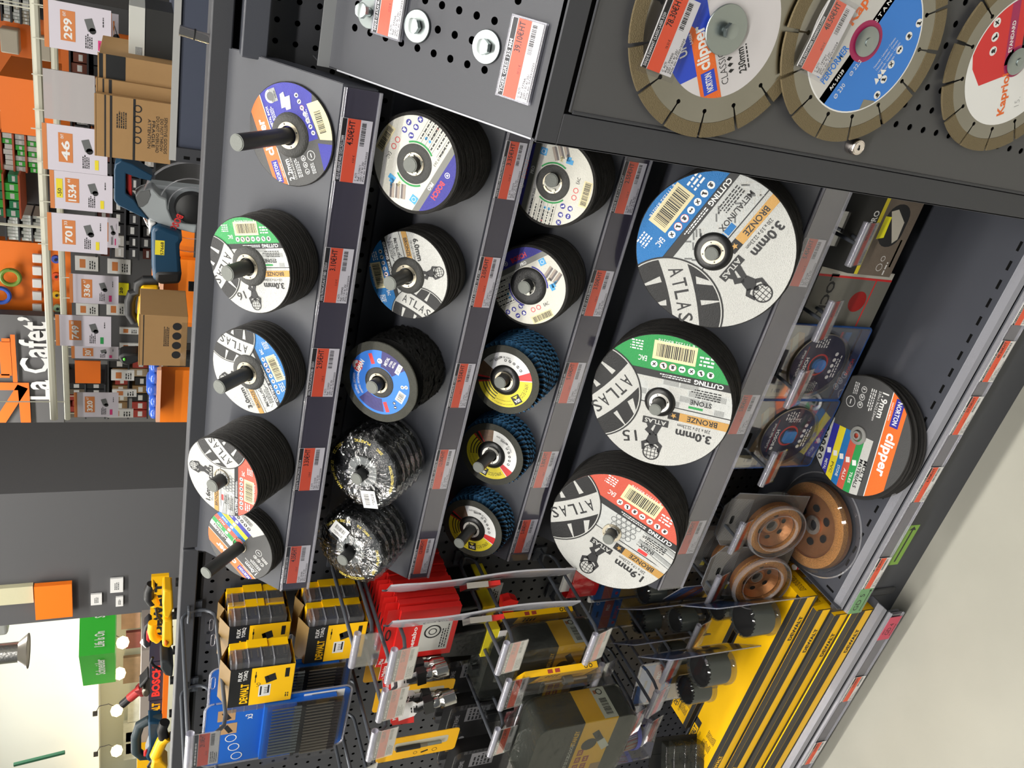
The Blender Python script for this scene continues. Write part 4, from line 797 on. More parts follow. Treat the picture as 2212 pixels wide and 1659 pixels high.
# ---- blue drill bit sets
BDB=mat('blue_set_card',(24,92,184),.4)
def drillset(label,loc):
    T=thing('drill_bit_set',label,'drill set',(0,0,0)); UP(T,loc); W,Hh=.15,.235
    g=G(); g.prism([(p[0],p[1]-Hh/2+.02) for p in rr(W,Hh,.012)],0,.0012,BDB); a=Art(g,1,z=.0013); a.rect(W/2-.022,-Hh+.10,W/2-.004,-Hh+.03,WHITE) ; a.up()
    for i,(x,y) in enumerate(((.045,-.012),(.012,-.016))): a.rect(x-.012,y-.014,x+.014,y+.014,mat('wood_photo',(176,140,100),.5)); a.up(); a.rrect(x,y,.02,.008,INK,.5)
    for i in range(3): a.ring(.008,.0095,(-.012-.024*i,-.022-.006*i),WHITE,14)
    a.text('x3',.036,-.048,.012,.012,WHITE); a.barcode(W/2-.013,-Hh+.065,.012,.05,seed=4); g.build('blue_card',T)
    g=G(); g.bx(-.066,.066,-.19,-.07,.001,.012,BDB); g.bx(-.066,.066,-.128,-.122,.012,.016,CARDK); g.bx(-.066,.066,-.2,-.128,.012,.013,CARDK); g.build('tray_insert',T)
    r=random.Random(2)
    d0=None
    for row,(y0,y1,n,mt) in enumerate(((-.082,-.118,16,ZINC),(-.138,-.185,17,STEEL))):
        for i in range(n):
            g=G(); x=.06-i*.0076; rr_=.0011+.00009*i; g.tube([(x,y0,.016),(x,y1,.016)],rr_,mt,8); g.tube([(x,y1,.016),(x,y1-.012,.016)],.0024,ZINC if row==0 else mat('oxide_bit',(60,50,50),.3,.7),8); g.build('drill_bit',T)
    g=G(); g.bx(-.068,.068,-.20,-.074,.012,.024,SHELL); g.prism([(p[0],p[1]-Hh/2+.02) for p in rr(W+.006,Hh+.006,.014)],-.001,-.0006,SHELL); g.tube([(p[0],p[1]-Hh/2+.02,.001) for p in rr(W+.006,Hh+.006,.014)]+[((W+.006)/2,Hh/2-Hh/2+.02-.014,.001)],.0014,CLEAR2,6); g.build('clear_shell',T)
    return T
drillset('front blue drill bit set with rows of twist drills under clear shell',(-1.225,.935,-.135)); drillset('rear blue drill bit set, only its top corner showing behind the front one',(-1.20,.985,-.145))
# ---- ten red cartons
RC=mat('red_carton',(206,32,28),.45)
def carton(label,loc,pic=False,roll=0):
    T=thing('red_carton',label,'carton',(0,0,0),group='red cartons on one hook') ; UP(T,loc,roll=roll)
    g=G(); g.bx(-.058,.058,-.128,-.018,-.012,0,RC)
    a=Art(g,1,z=.0001)
    if pic: a.rect(-.045,-.118,.030,-.062,mat('silver_picture',(186,186,180),.4)); a.up(); a.ring(.013,.016,(.002,-.084),INK,20); a.ring(.006,.008,(.002,-.084),INK,16); a.text('metabo',-.012,-.050,.06,.008,WHITE,bold=.02); a.lines(-.01,-.108,.06,.014,3,INK)
    g.build('box_body',T)
    g=G(); g.bx(-.058,.058,-.018,.004,-.0065,-.0055,RC); g.tube([(.012*math.cos(t),-.004+.004*math.sin(t),-.0050) for t in [i*2*pi/12 for i in range(13)]],.0012,CARDK,5); g.build('hang_flap',T); return T
c0=None
for i in range(10):
    y=.945+i*.0155
    carton(('front red carton with silver picture, nearest on its hook' if i==0 else 'plain red carton on the hook behind the front red one'),(-1.055+rnd.uniform(-.003,.003),y,-.400-.0*i),i==0)['group']='red cartons on one hook'
# ---- chrome socket adapters on small cards
def adapter(label,loc,roll=0):
    T=thing('socket_adapter',label,'socket adapter',(0,0,0),group='chrome socket adapters'); UP(T,loc,roll=roll)
    g=G(); g.prism([(p[0],p[1]-.022) for p in [(-.020,.03),(.020,.03),(.020,-.012),(.010,-.02),(.012,-.034),(-.012,-.034),(-.010,-.02),(-.020,-.012)]],-.001,0,TICKET); a=Art(g,1,z=.0001); a.rect(-.02,-.006,.02,.008,RC); a.up(); a.text('Makita',0,.001,.026,.007,WHITE,bold=.02); a.lines(0,-.035,.018,.014,3,INK); g.build('card',T)
    g=G(); g.bx(-.016,.016,-.068,-.052,-.006,.008,CARDK); g.tube([(0,-.05,.004),(0,-.04,.006),(0,-.034,.003)],.004,CARDK,8); g.build('black_clip',T)
    CHS=mat('socket_chrome',(200,198,194),.18,1)
    g=G(Matrix.Translation((0,-.068,.001))@Matrix.Rotation(pi/2,4,'X')); g.lathe([(.0001,0),(.008,0),(.0098,.004),(.0098,.011),(.0088,.0125),(.0098,.014),(.0118,.018),(.0128,.019),(.0128,.040),(.012,.041),(.010,.041),(.010,.03),(.0001,.03)],CHS,32); g.build('chrome_socket',T)
    return T
for i,(x,y,z,r) in enumerate(((-1.165,.872,-.408,.25),(-1.15,.892,-.405,-.1),(-1.138,.915,-.402,.2),(-1.126,.935,-.40,0),(-1.118,.955,-.40,-.15))):
    adapter(('front chrome socket adapter on a red and white card','second chrome socket adapter, tilted, behind the front one','third chrome socket adapter along the hook','fourth chrome socket adapter along the hook','rear chrome socket adapter along the hook')[i],(x,y,z-.006),r)
g=G(); g.prism([(-.01,-.03),(.012,-.026),(.014,0),(.006,.012),(-.008,.01)],-.012,.012,RC); o=g.build('red_clip',bev=.003); UP(o,(-1.185,.885,-.425)); tag(o,'red plastic clip on the hook below the socket adapters','clip')
# ---- yellow screwdriver packs
def ypack(label,loc,roll=0):
    T=thing('screwdriver_pack',label,'tool pack',(0,0,0),group='yellow screwdriver packs'); UP(T,loc,roll=roll)
    g=G(); g.prism([(p[0],p[1]-.065) for p in rr(.062,.155,.007)],-.0012,0,DWY2); a=Art(g,1,z=.0001); a.poly([(p[0]+.006,p[1]-.070) for p in rr(.020,.105,.005)],mat('grey_window',(186,180,160),.4)); a.ring(.004,.005,(-.02,-.100),INK,14); a.rrect(-.02,-.080,.004,.014,INK,.3); a.ring(.003,.004,(-.02,-.062),INK,10); g.build('yellow_card',T)
    g=G(); g.tube([(.004,-.02,.004),(.004,-.066,.004)],.0045,CARDK,10); g.tube([(.004,-.066,.004),(.004,-.08,.004)],.0035,STEEL,10); g.tube([(.004,-.08,.004),(.004,-.108,.004)],.003,ZINC,10); g.build('screwdriver',T)
    return T
ypack('front yellow screwdriver pack at the lower photo edge',(-1.30,.90,-.425)); ypack('second yellow screwdriver pack behind the socket adapters',(-1.235,.96,-.422)); ypack('rear yellow screwdriver pack, edge showing left of the hooks',(-1.235,1.03,-.42))
# ---- flat white film packs seen on edge
WF=mat('white_film_print',(170,170,177),.25,0,.5,60,coat=.5)
def filmpack(label,loc,yaw):
    T=thing('film_pack',label,'flat pack',(0,0,0),group='white film packs'); UP(T,loc,yaw)
    g=G(); n=14; w=.075; vs=[]
    for k in range(n+1):
        y=.012-.345*k/n; b=.003*math.sin(k*.5); ww=w*(1-.25*(k<1)-.1*(k>n-1)); vs+=[(-ww/2,y,b),(0,y,b+.004+.002*math.sin(k*1.3)),(ww/2,y,b)]
    m=len(vs); g.add(vs+[(v[0],v[1],v[2]-.003) for v in vs],[q for k in range(n) for q in((k*3,k*3+1,k*3+4,k*3+3),(k*3+1,k*3+2,k*3+5,k*3+4),(m+k*3+3,m+k*3+4,m+k*3+1,m+k*3),(m+k*3+4,m+k*3+5,m+k*3+2,m+k*3+1),(k*3,k*3+3,m+k*3+3,m+k*3),(k*3+2,m+k*3+2,m+k*3+5,k*3+5))],WF); g.build('film_pouch',T)
    g=G(); g.bx(-.006,.03,-.16,-.12,.006,.016,mat('chrome_small',(180,176,176),.2,1)); g.bx(-.01,.025,-.185,-.16,.006,.014,RC); g.build('blade_clip',T); return T
filmpack('front white film pack hanging edge-on across the hooks',(-.985,.91,-.395),-.67); filmpack('rear white film pack hanging edge-on across the hooks',(-.955,.96,-.40),-.67)
# ---- transparent grip bags and black and yellow case packs
def casepack(label,loc,W,Hh,Dp,seed,front=True):
    T=thing('hole_saw_case',label,'tool case',(0,0,0)); UP(T,loc)
    g=G(); CB_=mat('green_black_case',(40,43,40),.35); g.prism([(p[0],p[1]-Hh/2-.02) for p in rr(W,Hh,.018)],0,Dp,CB_); g.build('case_body',T,bev=.003)
    g=G(); b0,b1=-Hh*.45-.02,-Hh*.80-.02
    g.bx(-W/2-.0006,W/2+.0008,b1,b0,-.0005,Dp+.0007,DWY)
    a=Art(g,1,z=Dp+.0009); a.rect(-W/2,b0,W/2,b0+Hh*.10,BOXD); a.up(); a.text('COFFRET DE SCIES-CLOCHE',-W*.12,b0+Hh*.05,W*.55,Hh*.035,WHITE,bold=.01); a.text('STANLEY',W*.25,b0+Hh*.05,W*.26,Hh*.05,DWY,bold=.03)
    a.circ(W*.10,(W*.10,b0-Hh*.13),BOXD,16); a.rrect(W*.22,b0-Hh*.2,W*.22,Hh*.07,BOXD,.6); a.rect(-W/2,b1,-W*.28,b1+Hh*.11,mat('wood_photo',(176,140,100),.5)); a.rrect(W*.06,b1+Hh*.06,W*.20,Hh*.08,WHITE,.6)
    for i in range(7): a.rrect(-W*.42+W*.13*(i%4),b0-Hh*.07-Hh*.085*(i//4),W*.10,Hh*.06,H((168,70,60)))
    a.k+=1
    for i in range(7): a.text(('19','22','29','35','44','51','64')[i],-W*.42+W*.13*(i%4),b0-Hh*.07-Hh*.085*(i//4),W*.06,Hh*.03,DWY,bold=.02)
    # right-hand end of the band: white label with barcode
    g.M=Matrix.Translation((W/2+.001,0,0))@Matrix.Rotation(pi/2,4,'Y'); a=Art(g,1,z=.0002); a.rect(-Dp,b1,0,b1+(b0-b1)*.42,WHITE); a.up(); a.barcode(-Dp*.62,b1+(b0-b1)*.2,Dp*.55,(b0-b1)*.25,seed=seed); a.ring(Dp*.07,Dp*.1,(-Dp*.15,b1+(b0-b1)*.2),INK,12); a.rrect(-Dp*.15,b1+(b0-b1)*.33,Dp*.12,.006,H((196,120,70))); g.M=Matrix()
    g.build('card_band',T)
    g=G(); g.prism([(p[0],p[1]-Hh/2-.02) for p in rr(W+.006,Hh+.006,.02)],-.002,Dp+.004,SHELL2); g.poly([(-.04,.0,Dp*.5),(.04,.0,Dp*.5),(.05,-.024,Dp*.5),(-.05,-.024,Dp*.5)],SHELL2); g.build('shrink_film',T,bev=.004); return T
casepack('large green-black hole saw case in film with yellow band, lowest of three',(-1.262,.87,-.650),.165,.205,.07,3)
casepack('black hole saw case with yellow band behind the white film packs',(-1.19,1.02,-.60),.16,.19,.065,4)
casepack('black hole saw case with yellow band below the white film packs',(-1.14,.95,-.62),.14,.17,.06,5)
def drillpack(label,loc,yaw,seed):
    T=thing('drill_pack',label,'tool pack',(0,0,0)); UP(T,loc,yaw)
    g=G(); g.prism([(-.035,.0),(-.035,-.15),(.035,-.15),(.035,0)],0,.012,DWY); a=Art(g,1,z=.0121); a.rect(-.035,-.03,.035,-.0,BOXD); a.up(); a.text('64',-.02,-.045,.012,.010,H((168,60,50)),bold=.02); a.text('30',-.004,-.045,.012,.010,H((168,60,50)),bold=.02); a.lines(.02,-.06,.02,.03,4,INK,seed=seed)
    g.M=Matrix.Translation((.0351,0,0))@Matrix.Rotation(pi/2,4,'Y'); a=Art(g,1,z=.0001); a.ring(.0025,.004,(-.006,-.135),INK,12); a.ring(.0025,.004,(-.006,-.125),INK,12); a.rrect(-.006,-.05,.007,.010,H((168,60,50))); a.rrect(-.006,-.065,.007,.010,H((168,60,50))); g.M=Matrix(); g.build('card_box',T)
    g=G(); g.tube([(0,-.05,.02),(0,-.09,.02)],.0025,STEEL,8); g.tube([(0,-.09,.02),(0,-.108,.02)],.008,mat('grey_collet',(96,96,92),.4,.5),14); g.tube([(0,-.108,.02),(0,-.14,.02)],.003,STEEL,8); g.build('pilot_drill',T)
    g=G(); g.bx(-.037,.037,-.152,.004,.012,.030,SHELL); g.poly([(-.02,.004,.006),(.02,.004,.006),(.012,.022,.004),(-.012,.022,.004)],SHELL); g.build('clear_window',T); return T
for i,(x,y,z,yw) in enumerate(((-1.13,.885,-.645,-.50),(-1.115,.925,-.642,-.42),(-1.12,.96,-.643,-.4),(-1.105,1.0,-.64,-.4))):
    drillpack(('front yellow drill pack with pilot drill in a clear window','second yellow drill pack on the hook','third yellow drill pack on the hook','rear yellow drill pack on the hook')[i],(x,y,z),yw,i)
# ---- small clear grip tubes hanging in a row
for i in range(4):
    T=thing('clear_sachet','small crinkled clear sachet with black bits, hanging %s'%('highest','second','third','lowest')[i],'sachet',(0,0,0),group='clear sachets on one hook'); UP(T,(-1.16-.045*i,1.0-.02*i,-.575-.018*i),.3)
    g=G(); r=random.Random(i); n=10; vs=[(.018*(1+.25*math.sin(k*2.1))*math.cos(2*pi*k/n),-.05*j+r.uniform(-.004,.004),.010*math.sin(2*pi*k/n)*(1.2 if j<2 else .3)) for j in range(3) for k in range(n)]; g.add(vs,[(j*n+k,j*n+(k+1)%n,(j+1)*n+(k+1)%n,(j+1)*n+k) for j in range(2) for k in range(n)],FILM); g.build('film_bag',T)
    g=G(); g.tube([(0,-.01,0),(0,-.07,0)],.005,CARDK,8); g.build('black_bit',T)
# ---- black drill cases in a row (lower left)
for i in range(5):
    T=thing('drill_case','black hard drill case with yellow name strip, %s of the row'%('nearest','second','third','fourth','farthest')[i],'tool case',(0,0,0),group='black drill cases in a row'); UP(T,(-1.47+.055*i,.83+.062*i,-.56-.0*i))
    g=G(); g.prism([(p[0],p[1]-.085) for p in rr(.16,.15,.012)],-.03,0,BLACK); a=Art(g,1,z=.0003); a.rect(.025,-.155,.045,-.03,CHAR) if False else None; a.text('DEWALT',-.03,-.028,.05,.012,DWY,bold=.03); a.text('EXTREME',.03,-.028,.045,.009,WHITE,bold=.02); a.rect(.03,-.095,.07,-.045,TICKET); a.up(); a.lines(.05,-.07,.034,.04,5,INK,seed=i); a.circ(.006,(-.02,-.05),WHITE); a.circ(.004,(-.04,-.06),DWY); g.build('case_body',T,bev=.003)
    g=G(); g.prism([(p[0],p[1]-.085) for p in rr(.168,.158,.014)],.0005,.014,SHELL); g.build('clear_shell',T,bev=.004)
# ---- blue blister cards and hole saws
BC=mat('bright_card_blue',(18,104,184),.4); BOR=mat('terracotta_print',(186,92,60),.45)
def bluecard(T,W,Hh,y0=.012):
    g=G(); g.prism([(p[0],p[1]-Hh/2+y0) for p in rr(W,Hh*.62,.005)],0,.0008,BC) if False else None
    g.bx(-W/2,W/2,y0-Hh*.42,y0,0,.0008,BC); a=Art(g,1,z=.0009); a.rect(-W*.14,y0-Hh*.42,W*.12,y0,BOR) if False else a.rect(-W/2,y0-Hh*.30,W/2,y0-Hh*.16,BOR); a.up(); a.text('BOSCH',.0,y0-Hh*.37,W*.42,Hh*.05,BRED,bold=.03); a.circ(.004,(-W*.35,y0-Hh*.37),BRED,12); a.rrect(0,y0-Hh*.09,W*.2,Hh*.03,INK); a.text('PRO',W*.2,y0-Hh*.23,W*.2,Hh*.05,WHITE,bold=.02); a.ring(.003,.0045,(W*.38,y0-Hh*.06),WHITE,10)
    g.bx(-W/2,W/2,y0-Hh,y0-Hh*.42,0,.0006,mat('card_yellow_beige',(196,160,70),.5)); g.build('printed_card',T)
def holesaw(label,loc,r=.032,yaw=.0,W=.09,Hh=.20,L=.05,tilt=0):
    T=thing('hole_saw',label,'hole saw',(0,0,0)); UP(T,loc,yaw,tilt); bluecard(T,W,Hh)
    g=G(Matrix.Translation((0,-.088,.034))@Matrix.Rotation(pi/2,4,'X')); SAWM=mat('saw_green_grey',(74,80,74),.4,.2); n=48
    g.lathe([(r*.2,L),(r,L),(r,.004)],SAWM,48); g.lathe([(r*.94,.004),(r*.94,L-.004),(.001,L-.004)],MATTE,48)
    for i in range(24): a0=2*pi*i/24; g.add([(r*math.cos(a0),r*math.sin(a0),.004),(r*math.cos(a0+.13),r*math.sin(a0+.13),-.001),(r*math.cos(a0+.24),r*math.sin(a0+.24),.004)],[(0,1,2)],SAWM)
    g.tube([(0,0,L),(0,0,L+.018)],.005,SAWM,10); g.build('saw_cup',T)
    g=G(Matrix.Translation((0,-.088,.034))@Matrix.Rotation(pi/2,4,'X')); g.lathe([(.001,-.004),(r*.96,-.004),(r*1.06,-.001),(r*1.06,L+.003),(r*1.12,L+.005),(r*1.12,L+.011),(.008,L+.012),(.008,L+.034),(.001,L+.034)],SHELL,40); g.build('clear_shell',T)
    g=G(); g.prism([(p[0],p[1]-Hh/2+.014) for p in rr(W+.012,Hh+.01,.008)],-.0012,-.0006,SHELL); g.prism([(p[0],p[1]-Hh/2+.014) for p in rr(W+.012,Hh+.01,.008)],.0012,.0016,SHELL); pp=[(p[0],p[1]-Hh/2+.014,.0) for p in rr(W+.012,Hh+.01,.008)]; g.tube(pp+[pp[0]],.0011,CLEAR2,6); g.build('clear_backing',T); return T
holesaw('hole saw in clear blister nearest the yellow boxes, card seen edge-on',tuple(at(1603,1336,.88)+Vector((.025,.022,.088))),.036,-.85,.11,.23,.055)
holesaw('hole saw in clear blister at the middle of its hook, card edge-on',tuple(at(1508,1444,.87)+Vector((.025,.022,.088))),.036,-.8,.11,.22,.055)
holesaw('hole saw with blue card facing the viewer, between two edge-on blisters',tuple(at(1478,1494,.90)+Vector((0,.034,.088))),.030,.15,.10,.21,.05)
holesaw('dark hole saw high behind the copper cup wheels',(-1.075,.985,-1.045),.030,-.5,.09,.18,.05)
holesaw('hole saw with blue card hanging next to the gondola back, upper',(-1.10,1.06,-.90),.028,.1,.08,.17,.045)
holesaw('hole saw blister hanging edge-on under the red disc, upper one',(-1.12,1.0,-.97),.026,-.8,.09,.19,.045)
holesaw('hole saw blister hanging edge-on under the red disc, lower one',(-1.2,.98,-.965),.026,-.8,.09,.19,.045)
holesaw('hole saw with blue card behind the large film case',(-1.19,1.06,-.92),.028,.1,.08,.17,.045)
# ---- round wire brush blister, orange pack, bin of red discs
T=thing('cup_brush','blue-rimmed wire cup brush in a clear blister beside the large film case','brush',(0,0,0)); UP(T,(-1.385,.93,-.865),.2)
g=G(); g.bx(-.055,.055,-.085,.01,0,.0008,BC); a=Art(g,1,z=.0009); a.rect(-.055,-.065,.055,-.03,BOR); a.text('BOSCH',.0,-.075,.05,.01,BRED); g.build('printed_card',T)
g=G(Matrix.Translation((0,-.085,.036))@Matrix.Rotation(pi/2,4,'X')); BRB=mat('brush_blue',(28,44,170),.35); g.lathe([(.034,.03),(.038,.026),(.038,.036),(.020,.046),(.008,.05),(.008,.07),(.001,.07)],BRB,36); g.build('blue_rim',T)
g=G(Matrix.Translation((0,-.085,.036))@Matrix.Rotation(pi/2,4,'X')); r=random.Random(4)
for i in range(60): a0=2*pi*i/60; g.tube([(.034*math.cos(a0),.034*math.sin(a0),.03),(.036*math.cos(a0+.1),.036*math.sin(a0+.1),.0)],.0013,STEEL if i%3 else mat('copper_wire',(150,90,70),.4,.6),5)
g.build('wire_bristles',T)
g=G(); g.prism([(p[0],p[1]-.075) for p in rr(.125,.18,.012)],.0,.0012,SHELL); g.bx(-.045,.045,-.155,-.05,.001,.075,SHELL); pp=[(p[0],p[1]-.075,.001) for p in rr(.125,.18,.012)]; g.tube(pp+[pp[0]],.0014,CLEAR2,6); g.build('clear_shell',T,bev=.004)
T=thing('orange_pack','orange pack with barcode below the large film case','tool pack',(0,0,0)); UP(T,(-1.44,.90,-.80),.1)
g=G(); g.bx(-.04,.04,-.075,0,0,.014,mat('orange_pack_card',(236,106,24),.45)); a=Art(g,1,z=.0142); a.rect(-.02,-.06,.028,-.035,WHITE); a.up(); a.barcode(.004,-.048,.04,.016,seed=6); a.rect(-.03,-.03,.0,-.012,CARDK); g.build('card_box',T); 
for i in range(4): 
    T=thing('blade_pack','grey smoked blister pack standing at the lower edge behind the yellow boxes','blister pack',(0,0,0),group='smoked blister packs at the lower edge'); UP(T,(-1.62-.035*i+.05,.93-.02*i,-1.12+.0*i),.5,-.2)
    g=G(); g.prism([(p[0],p[1]-.1) for p in rr(.12,.2,.01)],0,.0015,BLACK); g.build('backing_card',T); g=G(); g.bx(-.05,.05,-.18,-.03,.001,.03,SHELL2)
    for k in range(5): g.bx(-.052,.052,-.165+.028*k,-.160+.028*k,.001,.034,SHELL)
    g.build('smoked_shell',T,bev=.003)
T=thing('red_disc_pack','red and grey round disc pack cut by the bottom edge of the photo','disc pack',(0,0,0)); UP(T,(-1.52,.83,-.85),.2); g=G(); g.cyl(.06,0,.008,mat('pinkish_red',(200,50,56),.45),40); g.ring=0; a=Art(g,1,z=.0082); a.ring(.045,.058,(0,0),TICKET,40); g.build('disc',T)
# ---- goods under the lowest tray
def novi(label,loc):
    T=thing('glove_box',label,'carton',(0,0,0)); UP(T,loc); BRN=mat('brown_photo_print',(106,94,82),.5,0,.2,300,.5,.2,40)
    g=G(); g.prism([(0,-.045),(0,-.16),(-.075,-.16),(-.075,-.045),(-.05,0),(-.03,0)],-.07,.09,BLACK,'x') if False else None
    g.prism([(-.045,.0),(-.16,.0),(-.16,-.07),(-.045,-.07),(0,-.045),(0,-.03)],-.068,.088,BLACK,'x') if False else None
    g.add([(x,y,z) for x in(-.068,.088) for y,z in((0,-.03),(-.05,.0),(-.150,.0),(-.150,-.045),(-.05,-.045),(0,-.034))],[(0,1,7,6),(1,2,8,7),(2,3,9,8),(3,4,10,9),(4,5,11,10),(5,0,6,11),(5,4,3,2,1,0),(6,7,8,9,10,11)],BLACK)
    a=Art(g,1,z=.0003); a.rect(-.068,-.150,.088,-.072,BRN); a.rect(-.068,-.072,.088,-.064,YEL); a.rect(-.05,-.14,-.0,-.136,YEL); a.up(); a.poly([(p[0]+.022,p[1]-.106) for p in rr(.075,.052,.025)],INK); a.up(); a.poly([(-.008,-.118),(.045,-.086),(.05,-.10),(.03,-.125),(.0,-.127)],H((190,184,170))); a.poly([(-.004,-.078),(.036,-.078),(.036,-.092),(-.0,-.094)],mat('bright_yellow_flap',(240,232,20),.4)); a.ring(.006,.007,(-.052,-.115),TICKET,14); a.ring(.004,.005,(-.036,-.115),TICKET,12); a.lines(-.05,-.13,.03,.006,1,TICKET)
    a.text('INOVIPRO',.012,-.055,.062,.012,WHITE,bold=.02); g.build('box_body',T)
    g=G(); g.bx(-.02,.02,-.004,.03,-.034,-.033,BLACK); g.bx(-.03,.03,-.02,.0,-.020,-.018,SHELL); g.build('hang_tab',T); return T
novi('front black glove carton with yellow stripe and round window, beside the cabinet',(-.262,.965,-1.045)); novi('rear black glove carton with yellow stripe behind the front one',(-.250,1.035,-1.035))
T=thing('disc_pack','grey and white disc pack with red border, red circle and cut-off black lettering','disc pack',(0,0,0)); UP(T,(-.40,.985,-1.085))
g=G(); g.bx(-.075,.07,-.145,.03,-.03,0,H((196,192,180))); a=Art(g,1,z=.0003); a.rect(-.055,-.145,.055,.03,mat('grey_olive_card',(108,106,98),.5)); a.up(); a.rect(-.058,-.145,-.054,.03,BRED); a.rect(.054,-.145,.058,.03,BRED); a.circ(.020,(.012,-.085),mat('dark_red_circle',(150,22,18),.5),30); a.text('LOCK',.02,-.008,.08,.018,INK,ang=pi,bold=.03); a.up(); a.rect(-.055,-.110,.055,-.107,BRED); g.build('box_body',T)
g=G(); n=8
g.tube([(.012*math.cos(t),.036+.008*math.sin(t),-.01) for t in [i*2*pi/12 for i in range(13)]],.0012,CARDK,5); g.build('hang_loop',T)
def boschblister(label,loc,xl):
    T=thing('blade_blister',label,'blister pack',(0,0,0)); UP(T,loc); W,Hh=.152,.20; DB=mat('deep_blue_card',(28,44,96),.35); BSH=mat('blue_shell_edge',(36,78,142),.2)
    g=G(); g.bx(-W/2+.004,W/2-.004,-Hh+.03,.03,0,.001,mat('slate_card',(66,76,84),.4)); a=Art(g,1,z=.0012)
    a.rect(-W/2+.004,-Hh+.03,W/2-.004,-Hh+.06,DB); a.rect(-W/2+.004,-Hh+.052,W/2-.004,-Hh+.057,BRED); a.up(); a.text('BOSCH',-.005,-Hh+.041,.034,.008,BRED,bold=.03); a.rect(.045,-.125,.066,-.11,H((70,124,176))); a.rect(.045,-.105,.066,-.10,BRED)
    a.poly([(-.035,.005),(.01,-.005),(.045,.012),(.062,-.0),(.06,-.014),(.02,-.03),(-.02,-.02),(-.04,-.03),(-.055,-.018)],mat('wood_tan_photo',(184,150,86),.5)); a.up(); a.poly([(.02,-.002),(.05,.008),(.06,-.0),(.03,-.012)],H((196,196,160))); a.rect(-W/2+.006,-.03,-W/2+.03,.024,PALE); a.up(); a.lines(-W/2+.018,-.003,.02,.046,3,INK,ang=pi/2); g.build('printed_card',T)
    g=G(Matrix.Translation((0,-.072,.004))); bl=mat('blade_navy',(34,36,66) if not xl else (50,46,60),.3,.3); g.cyl(.0605,0,.0015,bl,64); g.lathe([(.0605,.0),(.0625,.0008),(.0605,.0016)],STEEL,64)
    a=Art(g,1,z=.0017); a.ring(.019,.0225,(0,0),BRED,40); a.text('BOSCH',-.004,.030,.036,.008,WHITE,bold=.03); a.circ(.004,(-.028,.030),WHITE,12); a.text('Carbide Multi Wheel',0,.043,.055,.006,WHITE,bold=.01); a.rect(-.036,.0372,.036,.0380,BRED)
    for i in range(5): a.circ(.004,(-.025+.012*i,-.035),WHITE,12)
    a.lines(.0,-.046,.05,.012,2,WHITE); a.lines(.045,.01,.02,.03,5,WHITE,seed=3); a.lines(-.045,-.005,.022,.026,6,GREY1,seed=5)
    if xl: a.text('X-LOCK',.035,-.0,.03,.009,WHITE,ang=pi/2,bold=.02)
    g.build('carbide_wheel',T)
    g=G(Matrix.Translation((0,-.072,.0058))); CYB=mat('bright_blue_cap',(44,132,206),.25); 
    if xl: g.prism(rr(.026,.026,.005),0,.006,CYB)
    else: g.cyl(.0135,0,.006,CYB,36)
    g.build('blue_hub_cap',T,bev=.001)
    g=G(); g.lathe([(.066,.001),(.066,.010),(.062,.0125),(.001,.013)],SHELL,56,c=(0,-.072)); g.prism([(p[0],p[1]-Hh/2+.03) for p in rr(W,Hh,.006)],.0016,.002,SHELL); g.build('clear_shell',T)
    g=G(); pp=[(p[0],p[1]-Hh/2+.03,0) for p in rr(W,Hh,.006)]; g.tube(pp+[pp[0]],.0022,BSH,6); g.poly([(p[0]-.012,p[1]+.018,.0022) for p in rr(.034,.009,.004)],MATTE); g.build('blue_frame',T); return T
boschblister('dark blue carbide wheel blister with round blue centre, the upper of two',(-.510,.975,-1.055),False); boschblister('dark blue carbide wheel blister with square blue centre, the lower of two',(-.665,.975,-1.062),True)
COP=mat('copper_grit',(214,154,84),.28,.85,1,700,.5,.75,500); COPB=mat('copper_bronze',(178,120,70),.36,.6,.3,200,.5,.25,30); NUT=mat('stamped_nut',(176,172,162),.4,.6,.6,500)
def cupwheel(T,R,h=.018,ang0=0,nh=6,flat=False):
    n=72; g=G(); r=random.Random(8)
    if flat: pr=[(.011,.006),(.020,.006),(.020,.002),(R*.62,.004),(R*.72,.010)]
    else: pr=[(.011,-.004),(.018,-.004),(.024,-.008),(R*.55,-.004),(R*.70,.010)]
    g.lathe(pr,COPB,n); g.lathe([(R*.99,-.006),(R*.985,h*.2)],COPB,n)
    for i in range(nh): a0=2*pi*i/nh+ang0; rr_=R*(.40 if flat else .46); zz=.0045 if flat else -.0035; k=16; g.add([((rr_+R*.085*math.cos(2*pi*q/k))*math.cos(a0)-R*.085*1.2*math.sin(2*pi*q/k)*math.sin(a0),(rr_+R*.085*math.cos(2*pi*q/k))*math.sin(a0)+R*.085*1.2*math.sin(2*pi*q/k)*math.cos(a0),zz+.001) for q in range(k)],[tuple(range(k))],MATTE)
    g.build('wheel_body',T)
    g=G(); g.lathe([(R*.72,.010),(R*.74,.016),(R*.86,.018),(R*.97,.015),(R*.99,.004)],COP,n); g.build('diamond_grit_ring',T)
    g=G(); z0=.0065 if flat else -.0035; g.lathe([(R*.22,z0),(R*.215,z0+.002),(.0115,z0+.002),(.011,z0-.006)],NUT,40); g.build('centre_nut',T)
